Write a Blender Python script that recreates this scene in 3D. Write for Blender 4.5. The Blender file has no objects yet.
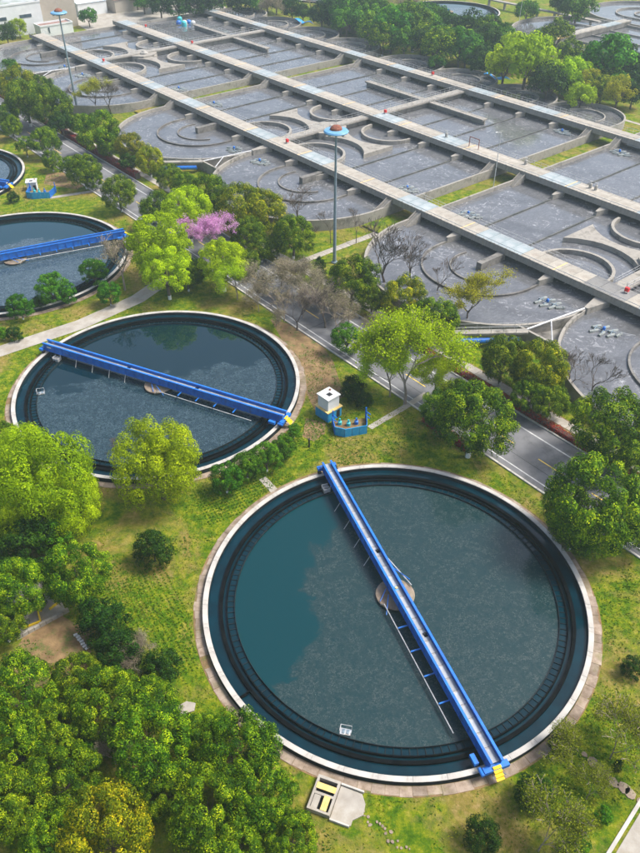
import bpy, bmesh, math, random
import numpy as np
from mathutils import Vector, Matrix, Euler
R=math.radians
sc=bpy.context.scene
COL=sc.collection
# ---------------- camera, world, sun ----------------
cd=bpy.data.cameras.new('camera'); cam=bpy.data.objects.new('camera',cd); COL.objects.link(cam)
cd.sensor_fit='HORIZONTAL'; cd.sensor_width=36; cd.lens=36*771/640
cd.clip_start=1; cd.clip_end=3000
cam.location=(0,0,65); cam.rotation_euler=(R(90-39.2),0,0)
sc.camera=cam
SUN_EL,SUN_AZ=R(56),R(85)      # azimuth clockwise from +Y
w=bpy.data.worlds.new('World'); sc.world=w; w.use_nodes=True
nt=w.node_tree; bg=nt.nodes['Background']
sky=nt.nodes.new('ShaderNodeTexSky'); sky.sky_type='NISHITA'; sky.sun_disc=False
sky.sun_elevation=SUN_EL; sky.sun_rotation=SUN_AZ; sky.air_density=1.0; sky.dust_density=4.0; sky.ozone_density=1.0
nt.links.new(sky.outputs[0],bg.inputs[0]); bg.inputs[1].default_value=0.07
sd=bpy.data.lights.new('sun','SUN'); sd.energy=1.5; sd.angle=R(17); sd.color=(1,.98,.94)
so=bpy.data.objects.new('sun',sd); COL.objects.link(so)
dv=Vector((math.sin(SUN_AZ)*math.cos(SUN_EL),math.cos(SUN_AZ)*math.cos(SUN_EL),math.sin(SUN_EL)))
so.rotation_euler=dv.to_track_quat('Z','Y').to_euler(); so.location=(0,100,200)
sc.view_settings.view_transform='Standard'; sc.view_settings.look='None'; sc.view_settings.gamma=1
sc.view_settings.exposure=1.75
sc.cycles.volume_bounces=1; sc.cycles.max_bounces=8; sc.cycles.transparent_max_bounces=8
rnd=random.Random(7); NR=np.random.RandomState(5)
# ---------------- materials ----------------
M={}
def mat(name,c1,c2=None,rough=.8,scale=1.0,bump=0.0,bscale=None,spec=.3,metal=0,detail=5,c3=None,rvar=True,stain=None,stain_s=.25,objvar=0.0):
    m=bpy.data.materials.new(name); m.use_nodes=True; n=m.node_tree; b=n.nodes['Principled BSDF']
    b.inputs['Roughness'].default_value=rough; b.inputs['Specular IOR Level'].default_value=spec; b.inputs['Metallic'].default_value=metal
    tc=n.nodes.new('ShaderNodeTexCoord')
    out=None
    if c2:
        nz=n.nodes.new('ShaderNodeTexNoise'); nz.inputs['Scale'].default_value=scale; nz.inputs['Detail'].default_value=detail; nz.inputs['Roughness'].default_value=.62
        n.links.new(tc.outputs['Object'],nz.inputs['Vector'])
        cr=n.nodes.new('ShaderNodeValToRGB'); cr.color_ramp.elements[0].position=.36; cr.color_ramp.elements[1].position=.64
        cr.color_ramp.elements[0].color=(*c1,1); cr.color_ramp.elements[1].color=(*c2,1)
        if c3:
            e=cr.color_ramp.elements.new(.74); e.color=(*c3,1)
        n.links.new(nz.outputs[0],cr.inputs[0]); out=cr.outputs[0]
        if stain:
            n2=n.nodes.new('ShaderNodeTexNoise'); n2.inputs['Scale'].default_value=stain_s; n2.inputs['Detail'].default_value=7; n2.inputs['Roughness'].default_value=.7
            n.links.new(tc.outputs['Object'],n2.inputs['Vector'])
            r2=n.nodes.new('ShaderNodeMapRange'); r2.inputs[1].default_value=.5; r2.inputs[2].default_value=.68
            n.links.new(n2.outputs[0],r2.inputs[0])
            mx=n.nodes.new('ShaderNodeMix'); mx.data_type='RGBA'; n.links.new(r2.outputs[0],mx.inputs['Factor']); n.links.new(out,mx.inputs['A']); mx.inputs['B'].default_value=(*stain,1)
            out=mx.outputs['Result']
        if objvar:
            oi=n.nodes.new('ShaderNodeObjectInfo'); mr=n.nodes.new('ShaderNodeMapRange'); mr.inputs[3].default_value=1-objvar; mr.inputs[4].default_value=1+objvar
            n.links.new(oi.outputs['Random'],mr.inputs[0]); hs=n.nodes.new('ShaderNodeHueSaturation'); n.links.new(mr.outputs[0],hs.inputs['Value']); n.links.new(out,hs.inputs['Color']); out=hs.outputs[0]
        n.links.new(out,b.inputs['Base Color'])
    else: b.inputs['Base Color'].default_value=(*c1,1)
    if bump:
        bz=n.nodes.new('ShaderNodeTexNoise'); bz.inputs['Scale'].default_value=bscale or scale*4; bz.inputs['Detail'].default_value=6
        n.links.new(tc.outputs['Object'],bz.inputs['Vector'])
        bp=n.nodes.new('ShaderNodeBump'); bp.inputs['Strength'].default_value=bump; bp.inputs['Distance'].default_value=.05
        n.links.new(bz.outputs[0],bp.inputs['Height']); n.links.new(bp.outputs[0],b.inputs['Normal'])
    M[name]=m; return m
mat('coping',(.36,.335,.30),(.47,.445,.40),.75,.6,.3,8,stain=(.22,.20,.17),stain_s=.8)
mat('concrete',(.24,.22,.19),(.38,.35,.30),.85,.35,.4,5,stain=(.11,.10,.085),stain_s=.35)
mat('deck',(.28,.255,.21),(.40,.365,.31),.8,.25,.3,4,stain=(.25,.21,.17),stain_s=.4,objvar=.08)
mat('deck_blue',(.25,.30,.31),(.35,.385,.39),.6,.5,.2,4,stain=(.36,.38,.38),stain_s=.5,objvar=.08)
mat('deck_grey',(.17,.165,.16),(.24,.235,.22),.9,.5,.3,4,stain=(.18,.17,.16),stain_s=.5,objvar=.1)
mat('wet_concrete',(.11,.10,.09),(.23,.215,.19),.6,.3,.4,4,stain=(.06,.06,.05),stain_s=.4)
mat('divider',(.05,.055,.05),(.12,.12,.11),.5,.5,.4,3)
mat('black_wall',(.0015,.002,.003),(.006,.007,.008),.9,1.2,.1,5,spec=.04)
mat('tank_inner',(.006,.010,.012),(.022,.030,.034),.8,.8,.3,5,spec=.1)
mat('asphalt',(.12,.12,.125),(.18,.18,.185),.85,.25,.3,20,stain=(.085,.085,.085),stain_s=.3)
mat('path',(.28,.25,.21),(.40,.37,.32),.85,.4,.3,6,stain=(.28,.24,.18),stain_s=.3)
mat('kerb',(.38,.36,.32),(.50,.47,.42),.85,1,.3,6)
mat('slab',(.19,.14,.10),(.34,.27,.21),.9,.9,.5,7,stain=(.20,.17,.09),stain_s=.6,objvar=.2)
mat('road_white',(.42,.42,.41),(.56,.56,.54),.6,2,0)
mat('road_yellow',(.62,.42,.06),(.70,.50,.10),.6,2,0)
mat('orange_line',(.75,.45,.16),(.80,.55,.25),.7,2,0)
mat('blue_paint',(.003,.11,.46),(.006,.17,.60),.5,1.0,.1,4,spec=.5,stain=(.045,.11,.24),stain_s=2.2)
mat('cyan_paint',(.01,.22,.46),(.02,.31,.58),.5,1.0,.1,4,stain=(.10,.34,.42),stain_s=1.0)
mat('teal_paint',(.03,.36,.40),(.06,.48,.50),.5,1.0,.1,4)
mat('plate',(.28,.30,.32),(.44,.45,.46),.55,1.0,.2,5,metal=.0,stain=(.24,.19,.13),stain_s=1.1,objvar=.16)
mat('steel',(.38,.38,.38),(.58,.58,.57),.5,2,0,metal=.2)
mat('pole_steel',(.16,.22,.26),(.24,.30,.34),.45,2,0,metal=.2)
mat('white_paint',(.50,.50,.49),(.62,.62,.60),.6,1,.1,4,stain=(.55,.54,.50),stain_s=1)
mat('rust',(.14,.05,.03),(.28,.10,.06),.8,3,.3,8)
mat('yellow_paint',(.75,.48,.01),(.88,.60,.03),.5,2,0)
mat('red_paint',(.55,.02,.02),(.70,.03,.03),.4,2,0)
mat('disc_blue',(.10,.28,.48),(.18,.36,.55),.45,.6,0)
mat('dark',(.01,.01,.012),(.03,.03,.03),.5,2,0)
mat('wood_yellow',(.55,.38,.12),(.70,.52,.20),.7,2,.3,9)
mat('wall_white',(.58,.59,.58),(.68,.69,.68),.7,.2,.2,3,stain=(.55,.56,.55),stain_s=.15)
mat('wall_beige',(.36,.31,.25),(.44,.39,.32),.8,.2,.2,3,stain=(.42,.37,.30),stain_s=.15)
mat('roof_grey',(.30,.32,.32),(.44,.46,.45),.85,.2,.3,2,stain=(.10,.16,.06),stain_s=.12)
mat('roof_brown',(.20,.11,.09),(.30,.18,.15),.7,.3,.2,4)
mat('roof_sheet',(.50,.60,.66),(.66,.74,.78),.5,.3,.1,4)
mat('window',(.03,.05,.07),(.06,.09,.11),.15,1,0,spec=.6)
mat('soil',(.14,.085,.04),(.26,.17,.08),.95,.8,.7,6,stain=(.07,.11,.02),stain_s=.7)
mat('tarp',(.02,.22,.60),(.06,.36,.75),.55,1,.3,3)
mat('bark',(.07,.055,.045),(.15,.12,.10),.9,4,.6,14)
mat('bark_pale',(.24,.19,.15),(.38,.31,.25),.9,4,.3,14)
mat('whitewash',(.66,.66,.62),(.78,.78,.74),.85,4,.2,14)
mat('float_grey',(.12,.14,.13),(.30,.32,.31),.5,2,0)
mat('planter',(.30,.28,.25),(.42,.40,.36),.9,2,.3,6)
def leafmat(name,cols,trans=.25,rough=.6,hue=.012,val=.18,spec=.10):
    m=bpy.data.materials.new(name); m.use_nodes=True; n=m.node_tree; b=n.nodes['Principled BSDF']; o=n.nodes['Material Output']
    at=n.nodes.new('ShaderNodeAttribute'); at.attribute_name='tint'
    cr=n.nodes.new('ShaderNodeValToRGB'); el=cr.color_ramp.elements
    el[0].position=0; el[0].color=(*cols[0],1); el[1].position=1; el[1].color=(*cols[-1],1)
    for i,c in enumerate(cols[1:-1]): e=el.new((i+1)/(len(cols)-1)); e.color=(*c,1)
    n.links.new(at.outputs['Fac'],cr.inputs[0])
    oi=n.nodes.new('ShaderNodeObjectInfo'); hs=n.nodes.new('ShaderNodeHueSaturation')
    a=n.nodes.new('ShaderNodeMapRange'); a.inputs[3].default_value=.5-hue; a.inputs[4].default_value=.5+hue
    v=n.nodes.new('ShaderNodeMath'); v.operation='MULTIPLY'; v.inputs[1].default_value=7.31; fr=n.nodes.new('ShaderNodeMath'); fr.operation='FRACT'
    n.links.new(oi.outputs['Random'],a.inputs[0]); n.links.new(a.outputs[0],hs.inputs['Hue'])
    n.links.new(oi.outputs['Random'],v.inputs[0]); n.links.new(v.outputs[0],fr.inputs[0])
    vm=n.nodes.new('ShaderNodeMapRange'); vm.inputs[3].default_value=1-val; vm.inputs[4].default_value=1+val
    n.links.new(fr.outputs[0],vm.inputs[0]); n.links.new(vm.outputs[0],hs.inputs['Value']); n.links.new(cr.outputs[0],hs.inputs['Color'])
    n.links.new(hs.outputs[0],b.inputs['Base Color']); b.inputs['Roughness'].default_value=rough; b.inputs['Specular IOR Level'].default_value=spec
    tr=n.nodes.new('ShaderNodeBsdfTranslucent'); n.links.new(hs.outputs[0],tr.inputs[0])
    mx=n.nodes.new('ShaderNodeMixShader'); mx.inputs[0].default_value=trans
    n.links.new(b.outputs[0],mx.inputs[1]); n.links.new(tr.outputs[0],mx.inputs[2]); n.links.new(mx.outputs[0],o.inputs[0])
    M[name]=m
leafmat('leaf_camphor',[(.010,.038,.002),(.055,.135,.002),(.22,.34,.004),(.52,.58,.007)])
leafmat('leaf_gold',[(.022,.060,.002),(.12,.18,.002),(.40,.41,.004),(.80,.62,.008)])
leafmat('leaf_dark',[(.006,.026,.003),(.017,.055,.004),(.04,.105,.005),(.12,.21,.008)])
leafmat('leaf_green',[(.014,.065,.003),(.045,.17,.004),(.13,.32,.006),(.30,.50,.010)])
leafmat('leaf_lime',[(.15,.25,.002),(.32,.47,.003),(.52,.67,.004),(.74,.84,.010)],trans=.45)
leafmat('leaf_yellow',[(.16,.20,.010),(.32,.34,.012),(.46,.44,.018),(.62,.54,.03)],trans=.4)
leafmat('leaf_tan',[(.11,.095,.06),(.20,.175,.11),(.30,.26,.16),(.24,.27,.06)],trans=.2)
leafmat('petal',[(.42,.16,.38),(.56,.26,.50),(.70,.36,.64),(.84,.55,.78)],trans=.4)
leafmat('leaf_red',[(.10,.010,.006),(.22,.018,.010),(.36,.03,.014),(.40,.08,.03)],trans=.25)
leafmat('leaf_wispy',[(.04,.07,.004),(.11,.15,.006),(.24,.27,.010),(.38,.38,.02)],trans=.3)
leafmat('leaf_grass',[(.03,.095,.003),(.10,.18,.004),(.24,.28,.008),(.44,.37,.06)],trans=.3,hue=0,val=0)
leafmat('leaf_grasslush',[(.02,.075,.003),(.05,.15,.005),(.12,.25,.008),(.24,.36,.015)],trans=.3,hue=0,val=0)
def nodes_of(name):
    m=bpy.data.materials.new(name); m.use_nodes=True; M[name]=m; n=m.node_tree
    return m,n,n.nodes['Principled BSDF']
def noise(n,src,scale,detail=5,rough=.6,dist=0):
    z=n.nodes.new('ShaderNodeTexNoise'); z.inputs['Scale'].default_value=scale; z.inputs['Detail'].default_value=detail; z.inputs['Roughness'].default_value=rough; z.inputs['Distortion'].default_value=dist
    n.links.new(src,z.inputs['Vector']); return z.outputs[0]
def ramp(n,src,stops):
    c=n.nodes.new('ShaderNodeValToRGB'); el=c.color_ramp.elements; el[0].position=stops[0][0]; el[0].color=(*stops[0][1],1); el[1].position=stops[-1][0]; el[1].color=(*stops[-1][1],1)
    for p,q in stops[1:-1]: e=el.new(p); e.color=(*q,1)
    n.links.new(src,c.inputs[0]); return c.outputs[0]
def mixc(n,f,a,b):
    m=n.nodes.new('ShaderNodeMix'); m.data_type='RGBA'
    if isinstance(f,(int,float)): m.inputs['Factor'].default_value=f
    else: n.links.new(f,m.inputs['Factor'])
    for k,v in (('A',a),('B',b)):
        if isinstance(v,tuple): m.inputs[k].default_value=(*v,1)
        else: n.links.new(v,m.inputs[k])
    return m.outputs['Result']
def mth(n,op,a,b=None):
    m=n.nodes.new('ShaderNodeMath'); m.operation=op; m.use_clamp=False
    for i,v in enumerate((a,b)):
        if v is None: continue
        if isinstance(v,(int,float)): m.inputs[i].default_value=v
        else: n.links.new(v,m.inputs[i])
    return m.outputs[0]
def mrange(n,v,a,b,c=0,d=1):
    m=n.nodes.new('ShaderNodeMapRange'); n.links.new(v,m.inputs[0])
    for i,q in enumerate((a,b,c,d)): m.inputs[i+1].default_value=q
    return m.outputs[0]
def bumpn(n,h,s,d,b):
    q=n.nodes.new('ShaderNodeBump'); q.inputs['Strength'].default_value=s; q.inputs['Distance'].default_value=d; n.links.new(h,q.inputs['Height']); n.links.new(q.outputs[0],b.inputs['Normal'])
# grass ground
m,n,b=nodes_of('grass_ground'); P=n.nodes.new('ShaderNodeTexCoord').outputs['Object']
base=ramp(n,noise(n,P,.9,8,.75),[(.30,(.018,.058,.002)),(.45,(.065,.130,.003)),(.58,(.175,.205,.006)),(.71,(.36,.31,.06))])
dry=ramp(n,noise(n,P,1.4,8,.7),[(.3,(.10,.10,.015)),(.5,(.24,.17,.045)),(.7,(.40,.27,.12))])
k=mrange(n,noise(n,P,.11,8,.72,.4),.47,.62)
b.inputs['Roughness'].default_value=.9; b.inputs['Specular IOR Level'].default_value=.1
n.links.new(mixc(n,mth(n,'MULTIPLY',k,.85),base,dry),b.inputs['Base Color'])
bumpn(n,noise(n,P,3,8,.7),.8,.25,b)
# clarifier water
def clar(name,ang,edge,c_clear,c_scum,cov,ior=1.62):
    m,n,b=nodes_of(name); P=n.nodes.new('ShaderNodeTexCoord').outputs['Object']
    sx=n.nodes.new('ShaderNodeSeparateXYZ'); n.links.new(P,sx.inputs[0])
    d=mth(n,'ADD',mth(n,'MULTIPLY',sx.outputs[0],math.cos(ang)),mth(n,'MULTIPLY',sx.outputs[1],math.sin(ang)))
    wob=mth(n,'ADD',mth(n,'MULTIPLY',noise(n,P,.14,7,.62,.8),14),-7+edge)
    a=mrange(n,mth(n,'ADD',d,wob),-.35,.5)
    ln=n.nodes.new('ShaderNodeVectorMath'); ln.operation='LENGTH'; n.links.new(P,ln.inputs[0])
    fl=noise(n,P,3.6,10,.78,1.2)
    fl2=noise(n,P,9,8,.8,.8)
    fx=mth(n,'ADD',mth(n,'MULTIPLY',fl,.6),mth(n,'MULTIPLY',fl2,.4))
    sp=mth(n,'MULTIPLY',a,mrange(n,fx,.475,.54))
    film=mth(n,'MULTIPLY',a,cov); big=mrange(n,noise(n,P,.33,8,.72,2.2),.36,.56,.35,1); sp=mth(n,'MULTIPLY',sp,big)
    vor=n.nodes.new('ShaderNodeTexVoronoi'); vor.inputs['Scale'].default_value=3.1; n.links.new(P,vor.inputs['Vector'])
    dots=mth(n,'MULTIPLY',a,mth(n,'LESS_THAN',mth(n,'ADD',vor.outputs['Distance'],mth(n,'MULTIPLY',noise(n,P,.9,3),.30)),.215))
    c=mixc(n,film,c_clear,tuple(x*.45 for x in c_scum))
    c=mixc(n,mth(n,'MULTIPLY',sp,.95),c,c_scum)
    c=mixc(n,mth(n,'MULTIPLY',dots,.8),c,(.19,.22,.19))
    n.links.new(c,b.inputs['Base Color'])
    b.inputs['Specular IOR Level'].default_value=.5; b.inputs['IOR'].default_value=ior
    n.links.new(mrange(n,sp,0,1,.03,.35),b.inputs['Roughness'])
    bumpn(n,mth(n,'ADD',mth(n,'MULTIPLY',noise(n,P,1.1,3,.5),.3),mth(n,'MULTIPLY',sp,.35)),.05,.05,b)
clar('clarifier_water_a',R(-14),8.6,(.0001,.031,.037),(.036,.052,.050),.35,1.42)
clar('clarifier_water_b',R(-75),3.0,(.0002,.014,.020),(.045,.078,.092),.30)
clar('clarifier_water_c',R(-80),8.0,(.004,.030,.042),(.09,.125,.15),.5)
m,n,b=nodes_of('channel_water'); P=n.nodes.new('ShaderNodeTexCoord').outputs['Object']
n.links.new(ramp(n,noise(n,P,.5,5),[(.35,(.0002,.012,.020)),(.65,(.0005,.022,.034))]),b.inputs['Base Color']); b.inputs['Roughness'].default_value=.08; b.inputs['IOR'].default_value=1.33
bumpn(n,noise(n,P,1.5,3),.05,.05,b)
# aeration water : grey foam-flecked sludge
m,n,b=nodes_of('aeration_water'); P=n.nodes.new('ShaderNodeTexCoord').outputs['Object']
mp_=n.nodes.new('ShaderNodeMapping'); mp_.inputs['Scale'].default_value=(1,.42,1); n.links.new(P,mp_.inputs['Vector']); f1=noise(n,mp_.outputs[0],1.7,7,.66,1.6); f2=noise(n,P,.10,7,.7,1.5); f3=noise(n,P,.42,9,.70,3.2)
c=ramp(n,f1,[(.28,(.088,.089,.094)),(.50,(.112,.114,.120)),(.74,(.165,.167,.172))])
c=mixc(n,mth(n,'MULTIPLY',mrange(n,f2,.40,.64),.6),c,(.125,.124,.128)); c=mixc(n,mth(n,'MULTIPLY',mrange(n,noise(n,P,.06,6,.6,2.),.48,.62),.45),c,(.055,.054,.054))
foam=mth(n,'MULTIPLY',mrange(n,f3,.53,.66),mrange(n,f2,.46,.56))
c=mixc(n,mth(n,'MULTIPLY',foam,.75),c,(.42,.42,.42)); c=mixc(n,mth(n,'MULTIPLY',mrange(n,noise(n,mp_.outputs[0],.55,8,.72,4.),.55,.72),.35),c,(.30,.30,.305))
n.links.new(c,b.inputs['Base Color']); b.inputs['Roughness'].default_value=.09; b.inputs['IOR'].default_value=1.5; b.inputs['Specular IOR Level'].default_value=.5
bumpn(n,f1,.15,.05,b)
# ---------------- mesh helpers ----------------
class MB:
    def __init__(s): s.v=[]; s.f=[]; s.m=[]
    def add(s,vs,fs,mi=0):
        k=len(s.v); s.v+=[tuple(q) for q in vs]; s.f+=[tuple(i+k for i in f) for f in fs]; s.m+=[mi]*len(fs); return s
    def box(s,x0,x1,y0,y1,z0,z1,mi=0,M4=None):
        vs=[Vector((x,y,z)) for z in (z0,z1) for x,y in ((x0,y0),(x1,y0),(x1,y1),(x0,y1))]
        if M4 is not None: vs=[M4@v for v in vs]
        return s.add(vs,[(3,2,1,0),(4,5,6,7),(0,1,5,4),(1,2,6,5),(2,3,7,6),(3,0,4,7)],mi)
    def prism(s,poly,z0,z1,mi=0):
        n=len(poly); a=sum(poly[i][0]*poly[(i+1)%n][1]-poly[(i+1)%n][0]*poly[i][1] for i in range(n))
        if a<0: poly=poly[::-1]
        zt=z1 if callable(z1) else (lambda x,y:z1)
        vs=[(x,y,z0) for x,y in poly]+[(x,y,zt(x,y)) for x,y in poly]
        return s.add(vs,[tuple(range(n-1,-1,-1)),tuple(range(n,2*n))]+[(i,(i+1)%n,n+(i+1)%n,n+i) for i in range(n)],mi)
    def band(s,inner,outer,z0,z1,closed=False,mi=0,mtop=None):
        n=len(inner); vs=[]
        for i in range(n): a,b=inner[i],outer[i]; vs+=[(a[0],a[1],z0),(b[0],b[1],z0),(b[0],b[1],z1),(a[0],a[1],z1)]
        fs=[];tops=[]
        for i in range(n if closed else n-1):
            j=(i+1)%n; A=4*i;B=4*j
            fs+=[(A+0,B+0,B+1,A+1),(A+1,B+1,B+2,A+2),(A+3,A+0,B+0,B+3)][0:0]
            fs+=[(A,A+1,B+1,B),(A+1,A+2,B+2,B+1),(A+3,A,B,B+3)]; tops+=[(A+2,A+3,B+3,B+2)]
        if not closed: fs+=[(0,3,2,1),(4*n-4,4*n-3,4*n-2,4*n-1)]
        k=len(s.v); s.add(vs,fs,mi)
        s.f+=[tuple(i+k for i in f) for f in tops]; s.m+=[mi if mtop is None else mtop]*len(tops); return s
    def ring(s,c,r0,r1,z0,z1,n=128,mi=0,mtop=None):
        P=[(math.cos(2*math.pi*i/n),math.sin(2*math.pi*i/n)) for i in range(n)]
        return s.band([(c[0]+r0*x,c[1]+r0*y) for x,y in P],[(c[0]+r1*x,c[1]+r1*y) for x,y in P],z0,z1,True,mi,mtop)
    def wall(s,path,th,z0,z1,closed=False,mi=0):
        n=len(path); I=[];O_=[]
        for i in range(n):
            a=Vector(path[i-1] if (i>0 or closed) else path[i]); b=Vector(path[(i+1)%n] if (i<n-1 or closed) else path[i]); p=Vector(path[i])
            d1=(p-a); d2=(b-p)
            if d1.length<1e-6: d1=d2
            if d2.length<1e-6: d2=d1
            d1=d1.normalized(); d2=d2.normalized(); t=(d1+d2)
            t=t.normalized() if t.length>1e-6 else d1
            nn=Vector((-t.y,t.x)); k=th/2/max(.35,abs(nn.dot(Vector((-d1.y,d1.x)))))
            I.append(tuple(p+nn*k)); O_.append(tuple(p-nn*k))
        return s.band(I,O_,z0,z1,closed,mi)
    def tube(s,p,q,r0,r1=None,n=6,mi=0,cap=True):
        if r1 is None: r1=r0
        p=Vector(p);q=Vector(q);d=q-p
        if d.length<1e-6: return s
        d.normalize(); u=d.orthogonal().normalized(); v=d.cross(u)
        vs=[]
        for c,r in ((p,r0),(q,r1)):
            for i in range(n): a=2*math.pi*i/n; vs.append(c+u*math.cos(a)*r+v*math.sin(a)*r)
        fs=[(i,(i+1)%n,n+(i+1)%n,n+i) for i in range(n)]
        if cap: fs+=[tuple(range(n-1,-1,-1)),tuple(range(n,2*n))]
        return s.add(vs,fs,mi)
    def lathe(s,prof,n=24,mi=0,c=(0,0)):
        vs=[(c[0]+r*math.cos(2*math.pi*i/n),c[1]+r*math.sin(2*math.pi*i/n),z) for r,z in prof for i in range(n)]
        fs=[(k*n+i,k*n+(i+1)%n,(k+1)*n+(i+1)%n,(k+1)*n+i) for k in range(len(prof)-1) for i in range(n)]
        fs+=[tuple(range(n-1,-1,-1)),tuple(range((len(prof)-1)*n,len(prof)*n))]
        return s.add(vs,fs,mi)
    def mesh(s,name,mats):
        me=bpy.data.meshes.new(name); me.from_pydata(s.v,[],s.f)
        for x in (mats if isinstance(mats,(list,tuple)) else [mats]): me.materials.append(M[x])
        if any(s.m): me.polygons.foreach_set('material_index',s.m)
        bm=bmesh.new(); bm.from_mesh(me); bmesh.ops.recalc_face_normals(bm,faces=bm.faces); bm.to_mesh(me); bm.free()
        me.update(); return me
    def build(s,name,mats,parent=None,loc=(0,0,0),rz=0): return obj(name,s.mesh(name,mats),parent,loc,rz)
def obj(name,me,parent=None,loc=(0,0,0),rz=0,scale=None):
    o=bpy.data.objects.new(name,me); COL.objects.link(o); o.parent=parent; o.location=(tuple(loc)+(0,))[:3]; o.rotation_euler=(0,0,rz)
    if scale: o.scale=scale
    return o
def tag(o,label=None,cat=None,group=None,kind=None):
    for k,v in (('label',label),('category',cat),('group',group),('kind',kind)):
        if v: o[k]=v
    return o
def empty(name,loc,rz=0,label=None,cat=None,group=None):
    return tag(obj(name,None,None,loc,rz),label,cat,group)
def copy_tree(o,parent=None):
    c=o.copy(); COL.objects.link(c); c.parent=parent
    for ch in o.children: copy_tree(ch,c)
    return c
def arc(c,r,a0,a1,n=24): return [(c[0]+r*math.cos(R(a0+(a1-a0)*i/n)),c[1]+r*math.sin(R(a0+(a1-a0)*i/n))) for i in range(n+1)]
def sheet(name,poly,z,m,parent=None,loc=(0,0,0),rz=0):
    mb=MB(); a=sum(poly[i][0]*poly[(i+1)%len(poly)][1]-poly[(i+1)%len(poly)][0]*poly[i][1] for i in range(len(poly)))
    if a<0: poly=poly[::-1]
    me=bpy.data.meshes.new(name); me.from_pydata([(x,y,z) for x,y in poly],[],[tuple(range(len(poly)))]); me.materials.append(M[m])
    return obj(name,me,parent,loc,rz)
UA=R(-50.7); ux,uy=math.cos(UA),math.sin(UA); OX,OY=20.,140.
def L(u,v,z=0): return (OX+u*ux-v*uy,OY+u*uy+v*ux,z)
def invL(x,y): dx,dy=x-OX,y-OY; return (dx*ux+dy*uy,-dx*uy+dy*ux)
# ================= SETTING =================
g=sheet('ground',[(-1500,-300),(1500,-300),(1500,2500),(-1500,2500)],0,'grass_ground'); tag(g,kind='structure')
def Ls(name,pts,z,m,parent=None,kind='structure'):
    o=sheet(name,pts,z,m,parent,(OX,OY,0),UA)
    if not parent: tag(o,kind=kind)
    return o
def rect(u0,u1,v0,v1): return [(u0,v0),(u1,v0),(u1,v1),(u0,v1)]
road=tag(sheet('road',rect(-330,170,-40.8,-31),0,'asphalt',None,(OX,OY,.02),UA),kind='structure')
def stripe(name,u0,u1,v,wd,m): 
    return sheet(name,rect(u0,u1,v-wd/2,v+wd/2),.008,m,road)
stripe('lane_edge_line',-330,170,-33,.2,'road_white'); stripe('lane_edge_line',-330,170,-39.8,.16,'road_white')
for k in range(-30,20): 
    u=.6+8*k; stripe('lane_dash',u,u+4,-36.4,.16,'road_yellow')
# turn arrow on the road
ar=[(-120,-35.3),(-117.2,-35.3),(-117.2,-34.6),(-115.6,-35.5),(-117.2,-36.4),(-117.2,-35.7),(-120,-35.7)]
sheet('road_arrow',ar,.012,'road_white',road)
for u in (46.5,14.0,-84.0,70): sheet('road_joint',rect(u,u+.09,-40.6,-31.2),.004,'dark',road)
sheet('road_joint',rect(30,70,-37.95,-37.88),.003,'dark',road)
kb=MB().box(0,1.94,-.13,.13,0,.15); kme=kb.mesh('kerb_stone','kerb')
for i in range(66):
    for v in (-30.9,-40.95):
        obj('kerb_stone',kme,road,(-60+2*i,v,0))
far=MB()
for v in (-30.9,-40.95): far.box(-330,-60.1,v-.13,v+.13,0,.15); far.box(72.1,170,v-.13,v+.13,0,.15)
tag(far.build('kerb_line','kerb',road),kind='stuff')
# slab footpath beside the far verge
fp=tag(obj('footpath',None,None,L(0,-28),UA),kind='structure')
fme=MB().box(.03,1.97,-.75,.75,0,.07).mesh('path_slab','path')
for i in range(70): obj('path_slab',fme,fp,(-55+2*i,rnd.uniform(-.03,.03),rnd.uniform(-.012,.01)))
tag(MB().box(-150,-55.1,-.75,.75,0,.05).build('path_strip','path',fp),kind='stuff')
cp=tag(obj('side_footpath',None,None,L(-4.6,-27.2),UA),kind='structure')
for i in range(11): obj('path_slab',fme,cp,(rnd.uniform(-.03,.03),2*i,rnd.uniform(-.012,.01)),R(90))
def pathpoly(name,pts,wd,m,z=.03):
    n=len(pts);A=[];B=[]
    for i in range(n):
        a=Vector(pts[max(0,i-1)]);b=Vector(pts[min(n-1,i+1)]);d=(b-a).normalized();q=Vector((-d.y,d.x))*wd/2;p=Vector(pts[i])
        A.append(tuple(p+q));B.append(tuple(p-q))
    return tag(sheet(name,A+B[::-1],z,m),kind='structure')
pathpoly('lane',[(-75,83),(-60,90.5),(-48.5,97.7),(-38,105.5),(-30.5,113.5),(-27,120)],3.0,'path')
pathpoly('garden_path',[(6.6,79.4),(11,83.3),(15,87)],.9,'path')
pathpoly('garden_path',[(-56.6,155.6),(-45,160.5),(-40.5,165)],1.2,'path')
pathpoly('garden_path',[(-7.1,69.6),(-5.2,66.9)],1.0,'path')
pathpoly('yard_pavement',[(21.2,24.2),(31.2,34.8)],.3,'kerb',.1)
tag(sheet('yard_pavement',[(21.6,24),(40,24),(40,44),(31.5,34.6)],.04,'path'),kind='structure')
pathpoly('verge_path',[L(-38,88.8)[:2],L(-17,87.8)[:2],L(30,87)[:2]],1.2,'path')
tag(sheet('works_yard',[L(-236,30)[:2],L(-190,24)[:2],L(-186,80)[:2],L(-240,110)[:2]],.03,'path'),kind='structure')
tag(sheet('bare_plot',[(-29.6,46.6),(-26.6,49.1),(-22.5,46.5),(-22.4,41.5),(-26,40),(-30.5,42)],.012,'soil'),kind='structure')
tag(sheet('bare_plot',[(-1.9,81.5),(-2.3,77.6),(-.8,76.6),(.6,78.2),(.8,80.4)],.012,'soil'),kind='structure')
tag(sheet('bare_plot',[(-.5,82.6),(3.4,86.4),(2,95),(-1.5,104),(-8,107),(-4.5,97),(-2.2,88)],.010,'soil'),kind='structure')
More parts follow.
